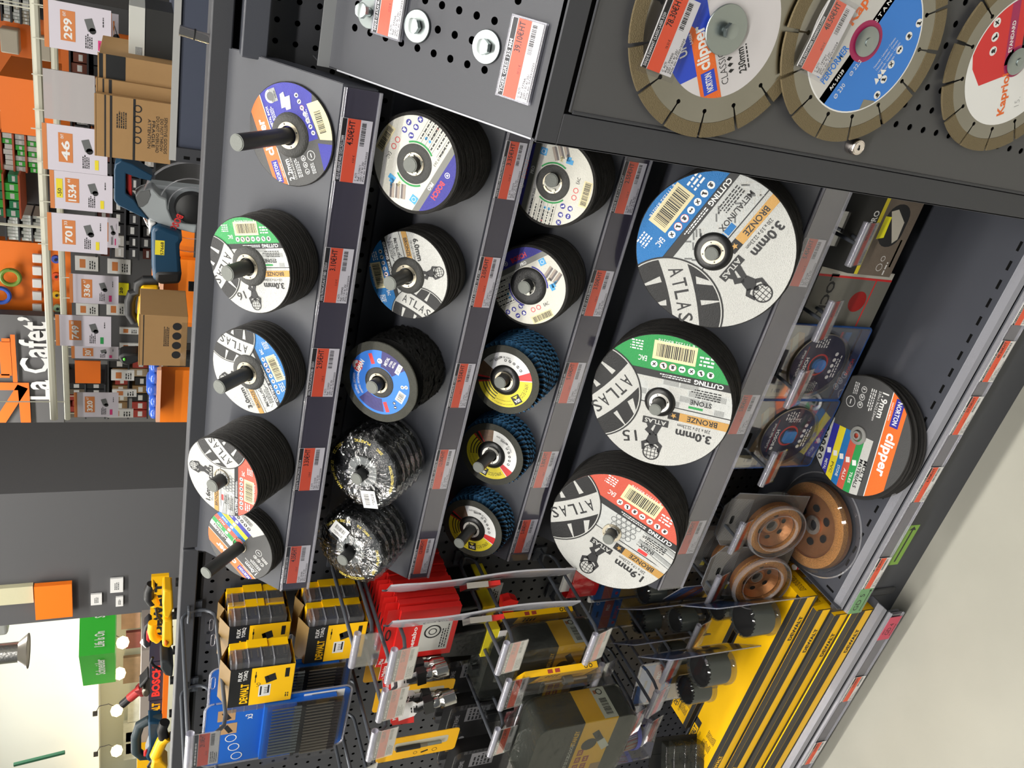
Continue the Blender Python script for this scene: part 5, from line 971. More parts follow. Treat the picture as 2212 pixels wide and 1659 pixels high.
def cupblister(label,loc,R,yaw=0,tilt=0,roll=0):
    T=thing('cup_wheel_blister',label,'cup wheel pack',(0,0,0)); UP(T,loc,yaw,tilt,roll)
    W=.125;Hh=.185; CD=mat('ribbed_grey_card',(92,88,84),.4,0,.3,300)
    g=G(); g.prism([(-W/2+.03,.035),(-W/2,.012),(-W/2,-Hh+.035),(W/2,-Hh+.035),(W/2,.012),(W/2-.03,.035)],0,.001,CD); a=Art(g,1,z=.0011)
    for i in range(22): a.rect(-W/2+.012,.026-.0024*i,W/2-.012,.0268-.0024*i,GREY1)
    a.poly([(-.045,-.015),(-.035,-.018),(-.032,-.028),(-.045,-.026)],YEL); a.poly([(-.034,-.016),(-.024,-.022),(-.028,-.03),(-.034,-.028)],WHITE); a.poly([(p[0],p[1]+.008) for p in rr(.02,.008,.004)],MATTE); g.build('printed_card',T)
    E=thing; w=D.objects.new('cup_wheel',None); D.objects.remove(w)
    m0=Matrix.Translation((0,-.075,.020))
    k0=len(T.children); cupwheel(T,R)
    for ch in T.children:
        if ch.name.split('.')[0] in('wheel_body','diamond_grit_ring','centre_nut'): ch.location=(0,-.075,.020)
    g=G(Matrix.Translation((0,-.075,0))); g.lathe([(R*1.25,.001),(R*1.12,.003),(R*1.10,.038),(R*1.04,.043),(R*.74,.043),(R*.68,.036),(.001,.034)],SHELL,56); g.lathe([(R*1.10,.036),(R*1.07,.0425),(R*1.02,.0438)],CLEAR2,56); g.lathe([(R*.76,.0436),(R*.73,.0432),(R*.70,.039)],CLEAR2,56); g.build('clear_shell',T)  # hazy rings added round the shell rim as its highlight
    g=G(); pp=[(x,y,0) for x,y in [(-W/2+.03,.035),(-W/2,.012),(-W/2,-Hh+.035),(W/2,-Hh+.035),(W/2,.012),(W/2-.03,.035)]]; g.tube(pp+[pp[0]],.0014,CLEAR2,6); g.build('shell_edge',T); return T
cupblister('copper cup wheel in clear blister on the right hook, above the lying wheel',(-.862,.965,-1.09),.057,.05,-.15)
cupblister('copper cup wheel in clear blister on the left hook, beside the yellow boxes',(-.985,.95,-1.098),.060,.05,-.15)
cupblister('copper cup wheel blister mostly hidden between the two front ones',(-.985,1.02,-1.09),.052,.0,-.1)
# lying on the bottom shelf
T=thing('cup_wheel_pack','large round copper cup wheel in a clear dome lying on the bottom shelf','cup wheel pack',(-.86,.93,SHZ+.001),(0,0,.3))
cupwheel(T,.09,flat=True)
for ch in T.children: ch.location=(0,0,.012)
g=G(); g.lathe([(.108,.001),(.106,.004),(.098,.005),(.096,.028),(.090,.033),(.001,.034)],clear('dome_shell',(236,236,238),.10,.05,.02),72); g.lathe([(.106,.0032),(.109,.0025),(.109,.0005)],CLEAR2,72); g.build('clear_dome',T)
def clip_big(a): art_norton(a,True,'1.9mm','230x1,9x22,23mm')
n=0
for i in range(13):
    z=SHZ+.0012+i*.0031
    if i<12:
        o=rough_disc(.115,.0024,RIMB).build('cutting_disc') if i==0 else o.copy()
        if i: C.objects.link(o)
        o.location=(-.63+rnd.uniform(-.004,.004),.91+rnd.uniform(-.004,.004),z+.0024); tag(o,'black 230 mm disc in the flat pile on the bottom shelf','abrasive disc','discs piled on the bottom shelf')
T=thing('cutting_disc','orange, black and striped multi-material disc on top of the pile on the bottom shelf','abrasive disc',(-.628,.912,SHZ+.0012+12*.0031+.0026))
rough_disc(.115,.0024,RIMB).build('body',T); g=G(); a=Art(g,.115,math.radians(192),.985,z=.0002)
clip_big(a); g.build('printed_label',T); g=G(); g.lathe([(.018,.0012),(.0175,.0035),(.0115,.004),(.011,.001)],mat('clear_plug',(150,150,146),.2,.2),36); g.lathe([(.009,.0008),(.0085,.007),(.005,.007)],mat('clear_plug',(150,150,146),.2,.2),30); g.build('centre_plug',T)
g=G(); g.cyl(.006,.0,.012,WHITE,14); g.lathe([(.0062,.003),(.0062,.008)],BRED,14); o=g.build('marker_cap'); o.location=(-.975,.93,SHZ+.001); o.rotation_euler=(0,0,.4); tag(o,'tiny white and red cap at the left end of the bottom shelf','cap')
# ---- long yellow boxes on the base shelf
def longbox(label,x0,x1,y0,y1,z0,z1,top=True,rz=0):
    cx,cy=(x0+x1)/2,(y0+y1)/2; T=thing('tool_box_carton',label,'carton',(cx,cy,z0),(0,0,rz)); w,d,h=x1-x0,y1-y0,z1-z0
    g=G(); g.bx(-w/2,w/2,-d/2,d/2,0,h,DWY); a=Art(g,1,z=h+.0002)
    a.rect(-w/2,-d/2,w/2,-d/2+.012,BOXD); a.rect(-w/2,d/2-.006,w/2,d/2,BOXD)
    a.rrect(-w/2+.06,d/2-.014,.075,.022,BOXD); a.up(); a.rrect(-w/2+.045,d/2-.014,.064,.018,DWY); a.up(); a.text('DEWALT',-w/2+.045,d/2-.014,.056,.013,BOXD,bold=.04); a.text('GUARANTEED TOUGH',-w/2+.045,d/2-.032,.06,.006,INK,bold=0)
    for i in range(3): a.lines(-w/2+.035+.03*i,-.006-.004*i,.022,.03,9,BOXD,seed=i)
    # front face and right-hand end
    g.M=Matrix.Translation((0,-d/2-.0002,0))@Matrix.Rotation(pi/2,4,'X'); a=Art(g,1,z=0.0001); a.rect(-w/2,h*.62,w/2,h,BOXD); a.rect(-w/2,0,w/2,h*.16,BOXD); a.up(); a.text('DEWALT',-w/2+.05,h*.80,.06,h*.24,DWY,bold=.04); a.text('DEWALT',w/2-.09,h*.36,.07,h*.22,BOXD,bold=.04)
    g.M=Matrix.Translation((w/2+.0002,0,0))@Matrix.Rotation(pi/2,4,'Z')@Matrix.Rotation(pi/2,4,'X'); a=Art(g,1,z=0.0001); a.rect(-d/2,h*.90,-d/2+.002,0,BOXD); a.lines(-.01,h*.5,.045,h*.4,5,INK,seed=2); a.rect(d/2-.028,h*.3,d/2-.006,h*.75,WHITE); a.up(); a.barcode(d/2-.017,h*.5,.018,h*.3,seed=9); g.M=Matrix()
    g.build('carton_body',T,smooth=False); return T
ZB0=-1.4245
longbox('long yellow and black tool carton, topmost of the stack on the base shelf',-1.565,-.99,.858,.962,ZB0+.138,ZB0+.185)
longbox('long yellow and black tool carton, second from the top of the stack',-1.60,-1.02,.845,.955,ZB0+.092,ZB0+.1375)
longbox('long yellow and black tool carton, third from the top of the stack',-1.61,-1.03,.835,.955,ZB0+.046,ZB0+.0915)
longbox('long yellow and black tool carton, lowest of the stack on the base rail',-1.62,-1.01,.82,.955,ZB0,ZB0+.0455)
longbox('yellow and black carton standing behind the long stack, against the gondola back',-1.55,-1.02,.985,1.06,ZB0,ZB0+.17)

# ---- a few more packs between the hooks
for i,(y0,lb) in enumerate(((.965,'dark film pack with yellow foot and white label, front of three beside the red cartons'),(1.018,'dark film pack behind the yellow-footed one, second of three'),(1.066,'dark film pack nearest the back panel beside the red cartons'))):
    c=at(1000-8*i,1395-52*i,y0+.0); T=thing('film_pack','' or lb,'tool pack',(c.x,y0,c.z-.045))
    g=G(); g.prism([(-.034,0),(.034,0),(.028,.085),(.012,.10),(-.012,.10),(-.028,.085)],0,.05,mat('dark_film_pack_body',(34,36,34),.3,0,.6,80),'y'); g.build('dark_body',T,bev=.006)
    g=G(); g.bx(-.035,.035,-.002,.052,-.022,.003,YEL); g.bx(-.030,.030,-.003,-.002,-.050,-.022,TICKET); g.M=Matrix.Rotation(pi/2,4,'X'); a=Art(g,1,z=.0033); a.lines(0,-.036,.04,.018,4,INK); g.M=Matrix(); g.build('card_foot',T)
c=at(1095,1303,1.0); g=G(); g.prism([(-.03,-.01),(.012,-.018),(.02,.0),(.016,.016),(-.03,.008)],-.01,.01,RC); o=g.build('red_clip',bev=.003); UP(o,c); tag(o,'red plastic clip between the two white film packs','clip')
c=at(1262,1248,1.06); T=thing('red_film_pack','red film pack half hidden behind the large red-segment disc','tool pack',c); g=G(); r=random.Random(2); n=12
vs=[(.05*math.cos(2*pi*k/n)*(1+.1*math.sin(k*3)),.014*math.sin(2*pi*k/n),.035-.035*j+r.uniform(-.004,.004)) for j in range(3) for k in range(n)]; g.add(vs,[(j*n+k,j*n+(k+1)%n,(j+1)*n+(k+1)%n,(j+1)*n+k) for j in range(2) for k in range(n)],mat('red_film',(196,26,28),.15,0,.8,50,coat=.6)); g.build('film_pouch',T); g=G(); g.bx(-.03,.03,-.004,.004,.03,.05,WHITE); g.build('white_header',T)
# ================================================================ the shop beyond the gondola
WGREY=mat('anthracite_wall',(92,91,92),.7); WDK=mat('dark_cladding',(84,84,86),.7); ORW=mat('orange_panel',(238,118,24),.5); ORB=mat('bright_orange_sign',(250,122,20),.5); BAR=mat('ivory_bar',(206,204,186),.5)
def PXR(p0,q0,p1,q1,Y):   # photo rectangle (x from p0 to p1 runs downwards, y from q0 to q1 runs to the left) as x0,x1,z0,z1 on the plane y=Y
    pm,qm=(p0+p1)/2,(q0+q1)/2; return at(pm,q1,Y).x,at(pm,q0,Y).x,at(p1,qm,Y).z,at(p0,qm,Y).z
def slab(g,p0,q0,p1,q1,Y,th,mt): x0,x1,z0,z1=PXR(p0,q0,p1,q1,Y); g.bx(x0,x1,Y,Y+th,z0,z1,mt); return x0,x1,z0,z1
HANG=dict(orange_cube_sign=None,price_sign=.05,frosted_panel=.05)
def single(name,label,cat,p0,q0,p1,q1,Y,th,mt,group=None,bev=0,art=None):
    x0,x1,z0,z1=PXR(p0,q0,p1,q1,Y); g=G(); g.bx((x0-x1)/2,(x1-x0)/2,0,th,0,z1-z0,mt)
    if name in HANG:
        for s in(-.35,.35): g.tube([(s*(x1-x0),th/2,z1-z0),(s*(x1-x0),th/2,(2.9-z0) if HANG[name] is None else (z1-z0)+HANG[name])],.0035,BAR,5)
    if art: g.M=Matrix.Rotation(pi/2,4,'X'); a=Art(g,1,z=.001,dz=.0006); art(a,x1-x0,z1-z0); g.M=Matrix()
    o=g.build(name,bev=bev); o.location=((x0+x1)/2,Y,z0); return tag(o,label,cat,group)
# walls
g=G(); g.bx(-9,3.5,9.6,9.8,FLOOR,2.9,WGREY); struct(g.build('wall_back'))
g=G(); g.bx(-15.9,-9,9.6,9.8,FLOOR,2.9,mat('pale_wall',(206,212,202),.7)); g.bx(-16,-15.8,-4,9.8,FLOOR,2.9,MT['pale_wall']); struct(g.build('wall_left'))
g=G(); xc=at(200,1060,3.9).x; yb=at(200,912,xc,0).y; x0=at(230,1330,3.9).x; g.bx(x0,xc,3.9,yb,FLOOR,2.9,WDK); struct(g.build('wall_column'))
g=G(); x0,x1,z0,z1=PXR(0,682,135,912,7.4); g.bx(x0-.5,x1,7.4,7.5,z0,2.9,WGREY); struct(g.build('wall_cafe'))
def caf(a,w,h):
    a.text('La Cafet’',w*.05 if False else 0,h*.0,w*.80,h*.27,WHITE,bold=.03)
x0,x1,z0,z1=PXR(0,682,135,912,7.39); 
g=G(Matrix.Rotation(pi/2,4,'X')); W=x1-x0; a=Art(g,1,z=0,dz=.001); c=at(75,776,7.39); a.text("La Cafet’",0,0,W*.76,.235,WHITE,bold=.02); o=g.build('wall_lettering'); o.location=(c.x,7.385,c.z); tag(o,'large white café name lettering on the dark wall','lettering')
g=G(Matrix.Rotation(pi/2,4,'X')); a=Art(g,1,z=0); ORL=H((240,110,30)); c0=at(0,790,7.38)
for p,q,pw,qw in ((30,775,10,104),(12,775,24,74),(12,735,18,8),(6,812,30,8)):
    u=at(p,q,7.38); v=at(p,q-qw/2,7.38); t=at(p-pw/2,q,7.38); a.rrect(u.x-c0.x,u.z-c0.z,2*abs(v.x-u.x),2*abs(t.z-u.z),ORL)
o=g.build('cup_emblem'); o.location=(c0.x,7.38,c0.z); tag(o,'orange cup emblem above the café lettering','emblem')
g=G(Matrix.Rotation(pi/2,4,'X')); a=Art(g,1,z=0); c0=at(20,895,7.38); a.line((-.32,.20),(.30,-.12),.09,ORL); a.poly([(-.16,-.17),(.34,-.17),(.34,.28),(.26,.28),(.26,-.08),(-.16,-.09)],ORL); o=g.build('arrow_emblem'); o.location=(c0.x,7.38,c0.z); tag(o,'orange arrow emblem on the dark wall left of the lettering','emblem')
# orange wall panels and their little exhibits
single('orange_wall_panel','orange panel wall with white tags beside the café wall','panel',-10,525,155,682,7.6,.1,ORW)
single('orange_wall_panel','orange panel wall behind the beige fuse box, top right of the shop','panel',-10,20,320,300,7.6,.1,ORW)
for i in range(5): single('white_tag','white tag on the orange panel, %s'%('nearest the café wall' if i==4 else 'above it'),'tag',70,550+27*i,90,568+27*i,7.55,.03,WHITE,'white tags on the orange panel',.004)
for (p,q,r,cn,mt,cat) in ((22,601,15,'olive green cable ring',H((110,140,50)),'cable ring'),(0,640,14,'blue cable ring',H((50,90,190)),'cable ring')):
    u=at(p,q,7.5); g=G(); n=20; g.tube([(.07*math.cos(2*pi*k/n),0,.07*math.sin(2*pi*k/n)) for k in range(n+1)],.018,mt,8); o=g.build('cable_ring'); o.location=(u.x,7.52,u.z); tag(o,cn+' on the orange panel',cat)
for p,q,cn,rgb in ((120,563,'blue',(60,80,170)),(121,600,'orange-red',(220,80,30)),(122,640,'yellow',(220,170,20)),(124,669,'green and white',(160,190,150))): 
    u=at(p,q,7.5); g=G(); g.M=Matrix.Rotation(pi/2,4,'X'); g.cyl(.035,0,.03,H(rgb),18); g.cyl(.012,.03,.04,INK,10); o=g.build('round_fitting'); o.location=(u.x,7.55,u.z); tag(o,'%s round fitting on the orange panel'%cn,'fitting')
single('fuse_box','beige fuse box on the orange panel, top edge of the photo','fuse box',0,64,40,116,7.4,.15,mat('beige_plastic',(206,196,176),.5),bev=.01)
single('white_box','pale wall box beside the beige fuse box','box',78,80,110,132,7.45,.1,mat('beige_plastic',(206,196,176),.5),bev=.01)
single('orange_cube_sign','large bright orange cube sign hanging in the shop','sign',0,172,118,292,5.6,.6,ORB)
single('orange_square_sign','orange square sign on the dark column','sign',75,1265,156,1336,3.85,.03,ORB)
single('orange_square_sign','orange square sign among the far shelves','sign',162,780,217,828,6.2,.05,ORB)
# far shelving: racks with small goods
def rack(label,p0,q0,p1,q1,Y,rows,cols,mats,group,gname,beam=None,depth=.35,seed=1,glabel=''):
    x0,x1,z0,z1=PXR(p0,q0,p1,q1,Y); T=thing('shop_rack',label,'shelving',((x0+x1)/2,Y,z0)); g=G(); w=x1-x0; h=z1-z0
    for i in range(rows+1): g.bx(-w/2,w/2,0,depth,h*i/rows-.012,h*i/rows,beam or PAINTD)
    g.build('shelf_board',T); g=G(); g.bx(-w/2,w/2,depth,depth+.01,FLOOR-z0,h,WDK); g.build('rear_panel',T)
    r=random.Random(seed); protos={}
    for i in range(rows):
        for j in range(cols):
            mt=r.choice(mats); key=(mt.name,r.randint(0,2))
            if key not in protos:
                s=.62+.14*key[1]; cw=w/cols; g=G(); g.bx(-cw*.44,cw*.44,0,depth*.7,0,h/rows*s,mt); g.bx(-cw*.3,cw*.3,-.002,0,h/rows*s*.3,h/rows*s*.6,WHITE); protos[key]=g.mesh('goods_box')
            o=D.objects.new('goods_box',protos[key]); C.objects.link(o); o.location=((x0+x1)/2-w/2+(j+.5)*w/cols,Y+.02,z0+h*i/rows+.0005); tag(o,glabel,'box',group)
GB1=H((60,190,60));GB2=H((224,228,222));GB3=H((30,140,90)); GB4=H((190,196,190))
rack('shop rack with green and white boxes behind the orange cube sign',0,292,80,372,6.6,3,7,[GB1,GB2,GB1,GB4],'green and white boxes on the rack','',H((196,90,50)),seed=2,glabel='small green or white box on the rack below the orange cube sign')
rack('shop rack with teal and bright green boxes at the upper photo edge',-30,376,40,470,6.5,2,5,[GB3,GB1,GB3],'teal and green boxes on the rack','',H((196,90,50)),seed=3,glabel='teal or green box on the rack at the upper photo edge')
rack('shop rack of small white cartons above the orange panel',10,466,95,522,7.2,3,8,[GB2,GB2,GB4],'white cartons on the rack','',PAINTD,seed=4,glabel='small white carton on the rack next to the orange panel')
rack('shop rack with white goods at the very top right of the shop',0,-10,62,50,7.2,3,8,[GB2,GB4,H((180,170,150))],'white goods on the top right rack','',PAINTD,seed=5,glabel='small white carton on the rack in the far top right')
rack('shop rack of dark goods behind the price signs',150,100,300,300,6.9,4,9,[H((40,40,42)),H((60,60,64)),H((120,60,40)),H((150,150,150))],'dark goods behind the signs','',PAINTD,seed=6,glabel='dark carton on the rack behind the hanging price signs')
rack('shop rack of mixed tools behind the saw',205,330,330,560,5.8,4,9,[H((40,40,42)),H((200,196,190)),H((90,40,30)),H((60,60,64))],'mixed goods behind the saw','',PAINTD,seed=7,glabel='dark or pale carton on the rack behind the blue saw')
rack('shop rack of wood and bottles left of the orange square sign',232,780,360,905,6.6,3,7,[H((150,120,80)),H((40,40,42)),H((180,160,130)),H((170,60,50))],'wood and dark goods on the rack','',PAINTD,seed=8,glabel='wooden or dark item on the far rack above the blue packs')
rack('shop rack right under the café wall',140,830,225,905,6.8,2,6,[H((110,100,86)),H((40,40,42)),H((170,60,50))],'goods right under the café wall','',PAINTD,seed=9,glabel='dark or beige item on the rack right under the café wall')
single('goods_wall','dark goods wall between orange panel and price signs','wall panel',155,538,345,780,6.0,.1,WDK)
# hanging rails and A4 price signs
for nm,pa,pb,Y,r in (('upper ivory rail over the price signs',(72,0),(117,912),4.94,.022),('lower ivory rail over the price signs',(112,0),(146,912),5.5,.019)):
    A=at(pa[0],-40,Y);B=at(pb[0],905,Y); B=Vector((B.x,Y,B.z)); g=G(); d=B-A; g.bx(0,0,0,0,0,0,BAR); g=G(); g.tube([(0,0,0),tuple(B-A)],r,BAR,8); o=g.build('sign_rail'); o.location=A; tag(o,nm,'rail')
    for q in (.05,.5,.95):
        g=G(); v=(B-A)*q; g.tube([tuple(v),(v.x,v.y,2.9-A.z)],.004,BAR,6); g.build('suspension_rod',o)
A=at(128,700,5.2)
single('frosted_panel','empty frosted grey sign holder hanging between price signs','sign',94,156,205,262,4.9,.01,clear('frosted_sheet',(205,200,200),.1,.4,.65))
def a4(price,sub,col=None,badge=None,brand='OUTIL'):
    def f(a,w,h):
        OR=mat('sign_orange',(204,124,66),.5); y=h
        a.rect(-w/2,h*.93,w/2,h,OR); a.rect(-w*.30,h*.54,w*.34,h*.76,OR); a.up(); a.text(price,-w*.04,h*.65,w*.44,h*.13,WHITE,bold=.03); a.text(sub,w*.26,h*.70,w*.10,h*.05,WHITE); a.rrect(w*.12,h*.32,w*.26,h*.12,GREY3,.3); a.circ(w*.07,(w*.0,h*.28),INK,10); a.lines(-w*.22,h*.34,w*.34,h*.12,4,INK); a.rect(-w*.40,h*.14,-w*.18,h*.20,badge or YEL); a.lines(w*.25,h*.12,w*.26,h*.03,1,INK)
        if col: a.rect(-w*.2,h*.80,w*.3,h*.90,col); a.up(); a.text('-50',-w*.05,h*.85,w*.2,h*.06,INK)
    return f
PINK=H((206,50,120)); SIGNW=mat('sign_paper',(206,200,210),.5)
for i,(p0,q0,p1,q1,Y,pr,sb,bd,cl) in enumerate(((95,10,240,112,4.9,'299','€HT',PINK,None),(92,274,232,372,4.9,'46','€HT',YEL,None),(108,374,243,455,4.9,'1534','44',YEL,YEL),(103,464,232,545,4.9,'701','33',YEL,None),(150,594,256,656,5.3,'336','67',PINK,None),(120,682,240,748,5.1,'749','88',GRN,None),(160,848,256,901,5.6,'320','67',PINK,None),(154,748,256,775,5.9,'30','€HT',PINK,None),(215,470,256,535,5.5,'46','€HT',PINK,None),(240,30,256,128,5.2,'12','€HT',PINK,None))):
    single('price_sign','white hanging price sign with orange block reading %s'%pr+('' if i not in(8,9) else ', partly hidden behind the sign before it' if i==8 else ', lowest edge showing'),'sign',p0,q0,p1,q1,Y,.004,SIGNW,'hanging price signs',art=a4(pr,sb,cl,bd))
for i,(p0,q0,p1,q1) in enumerate(((162,554,212,585),(232,560,282,592),(164,656,212,681),(230,656,276,681),(240,800,290,822),(242,842,295,857),(232,884,288,902),(258,708,300,722),(258,742,300,760))):
    single('shelf_price_card','small white and orange price card on the dark goods wall, %s'%('top row right','bottom row right','top row left','bottom row left','below the orange square sign','near the wood rack','at the column edge','beside the cardboard box','above the cardboard box')[i],'price card',p0,q0,p1,q1,5.985,.014,WHITE,'small price cards',art=lambda a,w,h:(a.rect(-w*.3,h*.55,w*.3,h*.8,mat('sign_orange',(222,132,58),.5)),a.lines(0,h*.25,w*.7,h*.3,3,INK)))
single('discount_card','bright yellow card reading 20 on the dark goods wall','price card',255,612,278,638,5.98,.01,H((236,226,20)),art=lambda a,w,h:a.text('20',-w*.1,h*.7,w*.5,h*.3,INK,bold=.03))
# ---- display gondola with machines: deck just below sight line
for nm,p0,q0,p1,q1,Y in (('orange front panel behind the yellow machine',352,560,420,705,3.2),('orange front panel below the blue packs',346,800,420,912,3.2),('orange front panel behind the blue saw',330,430,420,600,3.25)):
    single('orange_display_panel',nm,'panel',p0,q0,p1,q1,Y,.03,mat('orange_front_panel',(240,124,10),.5));  # one even orange for the display fronts
single('pink_shelf_edge','pale pink shelf edge above the orange panel behind the yellow machine','shelf edge',343,600,352,700,3.1,.2,mat('pink_edge',(222,170,140),.5)); single('pink_shelf_edge','pale pink shelf edge above the orange panel under the blue packs','shelf edge',338,800,347,912,3.1,.2,mat('pink_edge',(222,170,140),.5))
g=G(); g.bx(-4.2,-.70,2.2,3.4,-.36,-.33,PAINTD); g.bx(-4.2,-.72,2.25,3.35,FLOOR,-.36,WDK); o=g.build('machine_table'); tag(o,'long dark display table carrying the power machines behind the gondola','table')
TZ=-.33
# near deck with its cartons
NY=2.2; BZ=at(371,250,NY+.02).z; xe=at(390,347,NY).x
T=thing('next_gondola','blue-grey back of the next gondola carrying the brown cartons',"shelving",(xe,NY,FLOOR)); BGD=mat('blue_grey_panel',(70,75,90),.4)
g=G(); g.bx(.02,2.6,0,.02,0,BZ-FLOOR-.012,BGD); g.build('back_panel',T); g=G(); g.bx(-.0,2.6,-.004,.5,BZ-FLOOR-.012,BZ-FLOOR,BGD); g.build('top_deck',T,bev=.002)
g=G(); g.bx(0,2.6,-.006,-.004,BZ-FLOOR-.012,BZ-FLOOR+.004,mat('pale_edge',(168,168,166),.4)); g.build('edge_strip',T)
g=G(); g.bx(0,.035,-.012,.03,0,BZ-FLOOR-.012,PAINTD)
for k in range(30): g.bx(.008,.016,-.0126,-.012,BZ-FLOOR-.03-.03*k-.014,BZ-FLOOR-.03-.03*k,MATTE)
g.build('upright',T)
g=G(Matrix.Rotation(pi/2,4,'Y')); g.cyl(.007,-.03,.012,CHR if False else mat('chrome',(222,214,210),.12,1),20); g=G(); c=at(440,88,1.10); g.tube([(0,0,0),(.004,0,.034)],.0062,mat('chrome',(222,214,210),.12,1),16); g.tube([(.002,0,.016),(.0022,0,.018)],.0068,INK,16); o=g.build('chrome_pin'); o.location=(c.x,1.12,-.078); tag(o,'short chrome pin standing on the gondola rim','pin')
KRAFT=mat('kraft_carton',(158,124,82),.7,0,.1,80,.3,.05,30)
def kbox(label,p0,q0,p1,q1,Y,d,stripes=(),cap=0,text=None,circles=False,rz=0,dk=None):
    x0,x1,z0,z1=PXR(p0,q0,p1,q1,Y); z0=min(z0,BZ+.0) if False else (BZ if Y<2.4 else z0); T=thing('cardboard_box',label,'cardboard box',((x0+x1)/2,Y,z0),(0,0,rz)); w,h=x1-x0,z1-z0
    g=G(); g.bx(-w/2,w/2,0,d,0,h-.002,KRAFT); g.M=Matrix.Rotation(pi/2,4,'X'); a=Art(g,1,z=.0004,dz=.0003)
    for y0,y1 in stripes: a.rect(-w/2,h*y0,w/2,h*y1,INK)
    if cap: a.rect(-w/2,h*(1-cap),w/2,h,CARDK); a.rect(-w/2,h*(1-cap*.22),w/2,h*(1-cap*.14),KRAFT) if False else None
    a.up()
    if cap: a.rect(-w/2,h*(1-cap*.28),w/2,h*(1-cap*.18),KRAFT)
    if text:
        for i,t in enumerate(text): a.text(t,-w*.03-w*.0,h*(.075+.055*i),w*(.30+.02*len(t)),h*.042,INK,ang=pi,bold=0)
        a.rect(-w/2,h*.48,w/2,h*.51,INK)
        for i in range(4): a.ring(w*.045,w*.062,(w*.35-i*w*.17,h*.45),INK,16)
        a.lines(w*.15,h*.66,w*.3,h*.14,5,INK)
    if circles:
        for i in range(4): a.circ(w*.075,(w*.30-i*w*.19,h*.22+.0*i),INK,16)
        a.lines(w*.1,h*.44,w*.4,h*.12,4,INK,seed=2)
    g.M=Matrix(); g.build('carton_body',T,bev=.001)
    g=G(); g.bx(-w/2,w/2,-.001,.004,h-.002,h+.0,KRAFT); g.prism([(-w/2,0),(w/2,0),(w/2*.96,.02),(-w/2*.96,.02)],h,h+.001,KRAFT); g.bx(-w/2,w/2,d*.5,d*.52,h,h+.001,INK); g.build('top_flap',T); return T
kbox('open brown carton printed ATTENTION FRAGILE with black stripes, front of the three',205,214,371,345,NY+.02,.25,((.86,.88),(.78,.81)),0,('SENSITIVE GOODS','DO NOT THROW','DO NOT OVERLOAD','FRAGILE','ATTENTION'),rz=.04)
kbox('plain brown carton with two black stripes, middle of the three',208,180,370,213,NY+.05,.25,((.90,.92),(.80,.84)))
kbox('brown carton with black upper part, right of the three',212,127,371,181,NY+.06,.25,(),.36)
T=thing('white_topped_box','black box with a white lid beside the brown cartons','box',(0,0,0)); x0,x1,z0,z1=PXR(278,20,375,142,NY+.12); z0=BZ; T.location=((x0+x1)/2,NY+.12,z0); w,h=x1-x0,z1-z0
g=G(); g.bx(-w/2,w/2,0,.2,0,h*.64,mat('black_box_satin',(38,38,36),.5)); g.build('box_body',T); g=G(); g.bx(-w/2,w/2,-.002,.2,h*.64,h,mat('white_lid',(204,204,196),.4)); g.bx(-w*.45,-w*.2,-.003,-.002,h*.7,h*.85,GREY1); g.build('lid',T,bev=.003)
# second carton wrapped in film, standing by the machines
kbox('small brown carton with four round black marks, next to the blue packs',300,682,404,790,2.5,.2,((.90,.92),),0,None,True)
g=G(); x0,x1,z0,z1=PXR(390,690,408,788,2.49); r=random.Random(3); n=10
vs=[(x0+(x1-x0)*i/n,2.47+r.uniform(-.01,.01),z0-.05+(z1-z0+.05)*j/3) for j in range(4) for i in range(n+1)]; g.add([(v[0]-(x0+x1)/2,v[1]-2.47,v[2]-z0) for v in vs],[(j*(n+1)+i,j*(n+1)+i+1,(j+1)*(n+1)+i+1,(j+1)*(n+1)+i) for j in range(3) for i in range(n)],FILM); o=g.build('film_wrap'); o.location=((x0+x1)/2,2.47,z0); tag(o,'crumpled clear film round the foot of the small brown carton','film')
# blue soft packs
for i in range(5): single('blue_pack','shiny blue film pack on the pale shelf edge, %s'%('highest','second','third','fourth','lowest')[i],'pack',322-(i==2)*6,786+25*i,345,809+25*i,3.12,.15,mat('blue_film_pack',(52,92,186),.2,0,.5,30),'blue film packs',.02)
# ---- mitre saw
BTEAL=mat('tool_blue_teal',(18,58,84),.4); TRED=mat('trigger_red',(190,40,36),.4); TGREY=mat('guard_grey',(160,166,168),.4); TYEL=mat('machine_yellow',(244,184,10),.4)
SY=2.75
T=thing('mitre_saw','blue and grey mitre saw with clear guard standing on the table behind the gondola','saw',(at(400,450,SY).x,SY,TZ)); B0=Vector(T.location)
def pt(px,py,dy=0): v=at(px,py,SY+dy); return v-B0
def outline(g,pts,d0,d1,mt,Y=SY):   # a side outline given its real depth
    P=[at(p,q,Y)-B0 for p,q in pts]; pl=[(v.x,v.z) for v in P]
    A=sum(pl[i][0]*pl[(i+1)%len(pl)][1]-pl[(i+1)%len(pl)][0]*pl[i][1] for i in range(len(pl)))
    if A>0: pl=pl[::-1]
    g.prism(pl,d0+Y-SY,d1+Y-SY,mt,'y')
g=G(); outline(g,[(250,348),(262,340),(285,347),(330,372),(326,384),(300,378),(272,368),(272,410),(290,424),(300,440),(318,462),(322,468),(300,458),(255,436),(247,425),(247,360)],-.035,.035,BTEAL); g.build('handle',T,bev=.008)
g=G(); outline(g,[(272,368),(290,368),(293,372),(284,376),(286,420),(280,418),(273,405)],-.02,.02,TRED); g.build('trigger',T,bev=.004)
g=G(); outline(g,[(292,418),(305,410),(330,402),(345,418),(360,424),(362,445),(372,470),(400,478),(424,480),(421,498),(395,492),(350,480),(320,466),(300,440)],-.03,.045,TGREY); a_=None; g.build('guard_plate',T,bev=.005)
